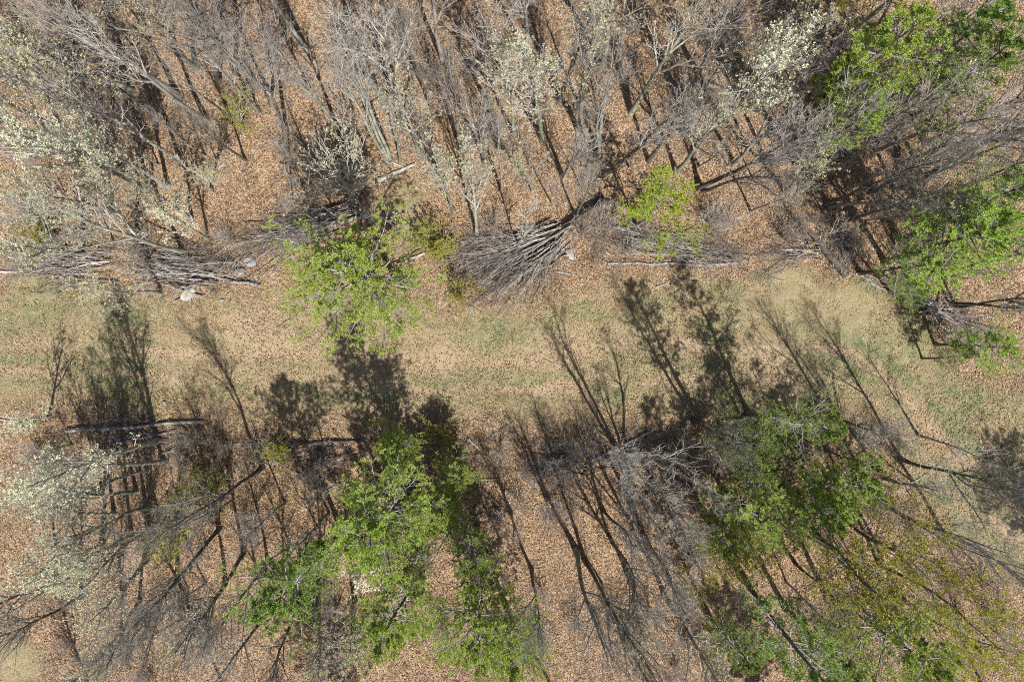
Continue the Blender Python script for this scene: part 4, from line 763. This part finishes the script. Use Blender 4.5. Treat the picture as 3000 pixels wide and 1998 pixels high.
fan(e, (2470, 800), [(2470, 850), (2420, 830), (2370, 800)], 10, rp, 18, 12, (TWIGGY,), (0.1, 0.4), (0.03, 0.1), (0.7, 1.0))
e = pile(2640, 850, 'brush pile trailing down the right side of the track')
fan(e, (2560, 800), [(2740, 900), (2720, 920), (2690, 870)], 30, rp, 22, 18, (STEMS, TWIGGY), (0.1, 0.5), (0.05, 0.4), (0.6, 1.0))
fan(e, (2700, 890), [(2860, 1010), (2900, 960), (2960, 1020), (2820, 1030)], 34, rp, 26, 22, (TWIGGY, STEMS), (0.1, 0.5), (0.05, 0.3), (0.6, 1.0))
e = pile(400, 1260, 'low brush pile along the lower left edge of the track')
fan(e, (470, 1260), [(200, 1255), (230, 1285), (260, 1235)], 22, rp, 26, 16, (STEMS, TWIGGY), (0.1, 0.4), (0.1, 0.3), (0.6, 1.0))
fan(e, (450, 1290), [(640, 1250), (600, 1320), (540, 1340)], 20, rp, 26, 20, (TWIGGY, STEMS), (0.1, 0.4), (0.05, 0.3), (0.6, 1.0))
e = pile(960, 1320, 'dark brush pile in the shade below the narrow pine shadow')
fan(e, (1010, 1330), [(860, 1300), (880, 1340), (870, 1390), (930, 1420)], 36, rp, 22, 20, (TWIGGY, STEMS), (0.1, 0.5), (0.05, 0.3), (0.6, 1.0))
e = pile(1380, 1310, 'scattered brush right of the lower centre pines')
fan(e, (1290, 1310), [(1400, 1290), (1420, 1330), (1390, 1360)], 14, rp, 25, 16, (STEMS, TWIGGY), (0.1, 0.4), (0.05, 0.3), (0.6, 1.0))
e = pile(1590, 1370, 'brown brush pile along the lower edge of the track at the centre')
fan(e, (1720, 1350), [(1460, 1380), (1480, 1410), (1520, 1330), (1560, 1310)], 44, rp, 30, 25, (TWIGGY, STEMS), (0.1, 0.5), (0.05, 0.4), (0.5, 1.0))
e = pile(1870, 1310, 'brush pile beside the many-stemmed grey tree below the track')
fan(e, (1760, 1340), [(1930, 1260), (1980, 1290), (2010, 1330)], 26, rp, 25, 20, (STEMS, TWIGGY), (0.1, 0.5), (0.05, 0.4), (0.6, 1.0))
e = pile(2220, 1270, 'brush pile among the top of the lower right pines')
fan(e, (2210, 1225), [(2270, 1330), (2230, 1340), (2300, 1290)], 24, rp, 14, 16, (TWIGGY,), (0.1, 0.5), (0.05, 0.3), (0.7, 1.0))

for lab, nm, segs in (('loose trail of thin branches linking the left brush piles', 'branch_trail', [((330, 760), (120, 790)), ((620, 770), (420, 740)), ((720, 730), (560, 770)), ((260, 800), (60, 800)), ((800, 690), (640, 760))]),
                      ('loose trail of thin branches between the fanned brush and the log pile', 'branch_trail', [((1720, 700), (1840, 780)), ((1800, 660), (1960, 720)), ((1700, 760), (1860, 800)), ((2060, 700), (2260, 760)), ((2180, 760), (2330, 800))]),
                      ('loose trail of thin branches along the lower centre edge of the track', 'branch_trail', [((1420, 1330), (1560, 1400)), ((1560, 1340), (1720, 1390)), ((1720, 1330), (1900, 1370)), ((1880, 1290), (2040, 1340)), ((1240, 1290), (1400, 1350))]),
                      ('loose trail of thin branches in the lower left woods edge', 'branch_trail', [((220, 1270), (420, 1320)), ((560, 1280), (700, 1330)), ((640, 1360), (820, 1330)), ((820, 1320), (960, 1400))])):
    a0 = np.mean([q for sg in segs for q in sg], 0); e = pile(a0[0], a0[1], lab, 'branches', nm)
    for a_, b_ in segs:
        for k in range(9):
            j = rp.normal(0, 26, 2); t_ = rp.uniform(-0.2, 0.5); A_ = np.array(a_) + (np.array(b_) - np.array(a_)) * t_ + j; ang = rp.normal(0, 0.45); dv_ = (np.array(b_) - np.array(a_)) * rp.uniform(0.35, 0.8); dv_ = np.array([dv_[0] * math.cos(ang) - dv_[1] * math.sin(ang), dv_[0] * math.sin(ang) + dv_[1] * math.cos(ang)])
            if rp.random() < 0.5: A_, dv_ = A_ + dv_, -dv_
            lay(e, 'branch', (TWIGGY + STEMS)[rp.integers(13)], A_, A_ + dv_, rp.uniform(0.05, 0.4), rp.uniform(0.03, 0.35), rp.uniform(0.6, 1.1), rp.uniform(0, 6.28))

def log_thing(a, b, r0, r1, label, mat='dead_pale', z0=0.12, z1=0.12, branches=0, seed=0, name='fallen_log', cat='log', group='fallen logs'):
    rng = np.random.default_rng(seed + 40); A = gp(*a, max(z0, r0 * 0.8)); B = gp(*b, max(z1, r1 * 0.8)); q = np.linspace(0, 1, 9)[:, None]
    P = A + (B - A) * q; Lg = np.linalg.norm(B - A); P[1:-1] += rng.normal(0, Lg * 0.008, (7, 3)) * np.array([1, 1, 0.4]); P -= A * np.array([1, 1, 0])
    P0 = P[None]; R0 = (r0 + (r1 - r0) * q[:, 0] + rng.normal(0, r0 * 0.05, 9))[None]
    e = bpy.data.objects.new(name, None); COL.objects.link(e); e.location = A * np.array([1, 1, 0]); e['label'] = label; e['category'] = cat; e['group'] = group
    part('trunk', tubes('log', [(P0, R0, 10)], M[mat]), e)
    for j in (0, -1):                                              # sawn or broken end faces
        t = norm(P0[0, j] - P0[0, 1 if j == 0 else -2]); u = norm(np.cross(t, [0, 0, 1.0])); v = np.cross(t, u); a_ = np.arange(10) * 0.6283; c0 = P0[0, j] + t * 0.004
        ring = c0 + R0[0, j] * 0.99 * (np.cos(a_)[:, None] * u + np.sin(a_)[:, None] * v); V = np.concatenate([[c0 + t * R0[0, j] * 0.15], ring]); Fc = np.array([[0, 1 + k, 1 + (k + 1) % 10] for k in range(10)])
        part('end_face', mesh_from('end_face', V, Fc, M['cut_wood'], False), e)
    if branches:
        P1, R1 = spawn(rng, P0, R0, branches, 0.3, 1.0, (0.4, 0.9), 0.22, 5, up=0.15, wob=0.12, rf=0.4, tip=0.3, rmin=0.012)
        P2, R2 = spawn(rng, P1, R1, 5, 0.2, 1.0, (0.4, 0.9), 0.45, 4, up=0.05, wob=0.15, rf=0.6, tip=0.5, rmin=0.007); part('branches', tubes('branches', [(P1, R1, 5), (P2, R2, 3)], M['dead_wood']), e)
    return e
LOGS = [
 ((1110, 530), (1215, 482), 0.15, 0.08, 'white peeled log beside the side path in the upper woods', 'dead_pale', 0, 0),
 ((1150, 478), (1186, 492), 0.05, 0.03, 'short pale stick log touching the foot of the forked grey tree', 'dead_pale', 0, 0),
 ((1775, 598), (1650, 672), 0.26, 0.13, 'thick grey fallen trunk at the root of the brush fan', 'bark_dark', 0.9, 6),
 ((1165, 775), (1245, 742), 0.10, 0.08, 'pale log pointing at the lone pine from the right', 'dead_pale', 0, 0),
 ((1780, 772), (2130, 776), 0.07, 0.10, 'long straight grey log along the upper track edge', 'dead_wood', 0, 4),
 ((1630, 796), (1680, 806), 0.06, 0.05, 'short pale log on the leaves below the fallen trunk', 'dead_pale', 0, 0),
 ((768, 841), (470, 778), 0.07, 0.10, 'grey pole at the lower edge of the left brush pile', 'dead_pale', 0.3, 3),
 ((690, 815), (640, 800), 0.07, 0.06, 'short grey log by the pale stones at the left', 'dead_wood', 0, 0),
 ((0, 797), (60, 797), 0.08, 0.07, 'pale log end at the left edge of the picture', 'dead_pale', 0, 0),
 ((1082, 632), (815, 705), 0.15, 0.08, 'thick grey log along the lower side of the long brush bundle', 'dead_wood', 0.2, 2),
 ((2340, 650), (2478, 806), 0.10, 0.30, 'broken dark fallen trunk pointing at the track on the right', 'bark_dark', 0.2, 6),
 ((2300, 732), (2395, 742), 0.07, 0.09, 'pale bent log left of the broken fallen trunk', 'dead_pale', 0, 1),
 ((2310, 660), (2350, 716), 0.05, 0.08, 'freshly split orange log above the broken fallen trunk', 'cut_wood', 0, 0),
 ((2520, 805), (2578, 850), 0.12, 0.14, 'grey log with a sawn pale end at the right track edge', 'bark_grey', 0, 1),
 ((2620, 830), (2672, 865), 0.07, 0.06, 'pale broken log in the right-hand brush', 'dead_pale', 0, 1),
 ((2690, 862), (2742, 902), 0.16, 0.14, 'thick grey log over the dark hollow at the right', 'bark_grey', 0.2, 0),
 ((2750, 950), (2780, 972), 0.07, 0.06, 'white log end on the track side at the right', 'dead_pale', 0, 0),
 ((200, 1262), (600, 1236), 0.09, 0.11, 'long grey leaning log along the lower left track edge', 'dead_wood', 0.3, 4),
 ((520, 1262), (320, 1300), 0.06, 0.05, 'thin grey log below the long leaning log', 'dead_wood', 0.2, 2),
 ((850, 1302), (1075, 1288), 0.08, 0.09, 'dark level log at the foot of the big pine shadow', 'dead_dark', 0.25, 2),
 ((2092, 1252), (2205, 1212), 0.13, 0.11, 'dark log at the foot of the tallest track shadow', 'dead_dark', 0.3, 0),
 ((1720, 1352), (1905, 1264), 0.10, 0.07, 'grey log beside the many-stemmed grey tree below the track', 'dead_wood', 0.2, 3),
 ((1400, 1404), (1465, 1402), 0.07, 0.06, 'short grey log in the lower brush right of the pines', 'dead_wood', 0, 0),
 ((1370, 1285), (1408, 1318), 0.06, 0.05, 'pale thin log on the lower track edge at the centre', 'dead_pale', 0, 0),
 ((1430, 1225), (1445, 1292), 0.05, 0.04, 'upright-looking pale stick log at the lower track edge', 'dead_wood', 0, 0),
 ((1448, 1250), (1500, 1300), 0.05, 0.04, 'slanting pale stick log at the lower track edge', 'dead_wood', 0, 1),
 ((1920, 842), (1965, 826), 0.04, 0.03, 'thin stick log on the upper track edge beside the dark tree shadow', 'dead_pale', 0, 1),
 ((810, 960), (900, 900), 0.022, 0.015, 'thin dead stick lying left of the lone pine', 'dead_dark', 0, 3),
 ((0, 1228), (40, 1235), 0.06, 0.05, 'pale log end at the left edge below the track', 'dead_pale', 0, 0),
 ((1105, 800), (1330, 690), 0.05, 0.03, 'thin dark pole between the lone pine and the leafing bush', 'dead_dark', 0.3, 5),
]
for i, (a, b, r0, r1, lab, mat, z, nb) in enumerate(LOGS): log_thing(a, b, r0, r1, lab, mat, z, z * 0.6, nb, i)

def lump(name, x, y, size, label, cat, mat, seed, squash=0.6, spurs=0):
    import bmesh
    bm = bmesh.new(); bmesh.ops.create_icosphere(bm, subdivisions=3, radius=1); rng = np.random.default_rng(seed); K = rng.normal(0, 1.3, (8, 3)); ph = rng.uniform(0, 6.28, 8)
    for v in bm.verts:
        p = np.array(v.co); s = 1 + 0.16 * sum(math.sin(float(k @ p) * 1.6 + h) for k, h in zip(K, ph)) / 2
        v.co = Vector((p[0] * s * size * 1.2, p[1] * s * size * 0.85, p[2] * s * size * squash))
    me = bpy.data.meshes.new(name); bm.to_mesh(me); bm.free(); me.materials.append(M[mat])
    for pl in me.polygons: pl.use_smooth = True
    e = bpy.data.objects.new(name, None); COL.objects.link(e); e.location = gp(x, y, size * squash * 0.45); e.rotation_euler = (0, 0, rng.uniform(0, 6.28)); e['label'] = label; e['category'] = cat
    if spurs:
        part('stump_body', me, e); 
        for j in range(spurs):
            a = j * 6.283 / spurs + rng.normal(0, 0.3); P = np.array([[math.cos(a) * size * q, math.sin(a) * size * q, 0.1 * math.sin(q * 3) + 0.05 * q] for q in np.linspace(0.5, 2.1 + rng.random(), 6)])
            P[:, :2] += rng.normal(0, 0.05 * size, (6, 2)); part('root', tubes('root', [(P[None], np.linspace(size * 0.28, size * 0.06, 6)[None], 7)], M[mat]), e)
    else:
        bpy.data.objects.remove(e); e = bpy.data.objects.new(name, me); COL.objects.link(e); e.location = gp(x, y, size * squash * 0.35); e.rotation_euler = (0, 0, rng.uniform(0, 6.28)); e['label'] = label; e['category'] = cat
    return e
lump('uprooted_stump', 555, 858, 0.42, 'weathered pale uprooted stump below the left brush pile', 'stump', 'dead_wood', 1, 0.6, 6)
lump('stump', 2735, 905, 0.40, 'grey stump over a dark hollow at the right track edge', 'stump', 'dead_wood', 2, 0.6, 6)
lump('root_stump', 1772, 604, 0.42, 'dark root stump of the fallen tree by the lime-green tree', 'stump', 'bark_dark', 3, 0.8, 7)
lump('stone', 705, 795, 0.30, 'pale upright stone at the end of the left brush pile', 'stone', 'rock', 4)
lump('stone', 735, 768, 0.34, 'pale flat stone right of the upright stone in the brush', 'stone', 'rock', 5, 0.4)
lump('stone', 650, 880, 0.13, 'small grey stone on the track edge below the stumps', 'stone', 'rock', 6)
lump('stone', 1567, 803, 0.22, 'grey stone at the lower edge of the fanned brush', 'stone', 'rock', 7)
lump('stone', 1380, 905, 0.20, 'grey stone beside the yellow-green bush on the track edge', 'stone', 'rock', 8)
lump('stone', 1670, 745, 0.32, 'mauve-grey flat stone under the twiggy bush at the fan root', 'stone', 'rock', 9, 0.35)
lump('stone', 2338, 742, 0.22, 'pale stone in the loose brush left of the broken trunk', 'stone', 'rock', 10)
lump('stone', 482, 1180, 0.13, 'small pale stone on the grass beside the lower left shadow', 'stone', 'rock', 11)

# knee-high twigs sprouting all over the woodland floor
def psprout(X, Y): g = cover(X, Y)[0]; return np.clip(1 - 1.25 * g, 0, 1) * sstep(0.35, 0.65, fbm(X * 0.3 + 9, Y * 0.3 + 9, 51))
r, X, Y = scatter(5200, psprout, 8); n = len(X); a = r.uniform(0, 6.283, n); le = r.uniform(0.1, 0.7, n); h = r.uniform(0.4, 1.7, n); P = []
for k in range(5):
    q = k / 4; P.append(np.stack([X + np.cos(a) * le * h * q + r.normal(0, 0.03, n) * q, Y + np.sin(a) * le * h * q + r.normal(0, 0.03, n) * q, h * q * 0.9], -1))
P0 = np.stack(P, 1); R0 = np.linspace(0.009, 0.005, 5)[None].repeat(n, 0); P1, R1 = spawn(r, P0, R0, 4, 0.3, 1.0, (0.4, 0.9), 0.5, 3, up=0.1, wob=0.15, rf=0.7, rmin=0.0045)
V0, F0 = tube_arrays(P0, R0, 3); V1, F1 = tube_arrays(P1, R1, 3)
stuff('undergrowth', np.concatenate([V0, V1]), np.concatenate([F0, F1 + len(V0)]), M['twig_grey'], 'knee-high bare twigs sprouting from the woodland floor', 'undergrowth', True)
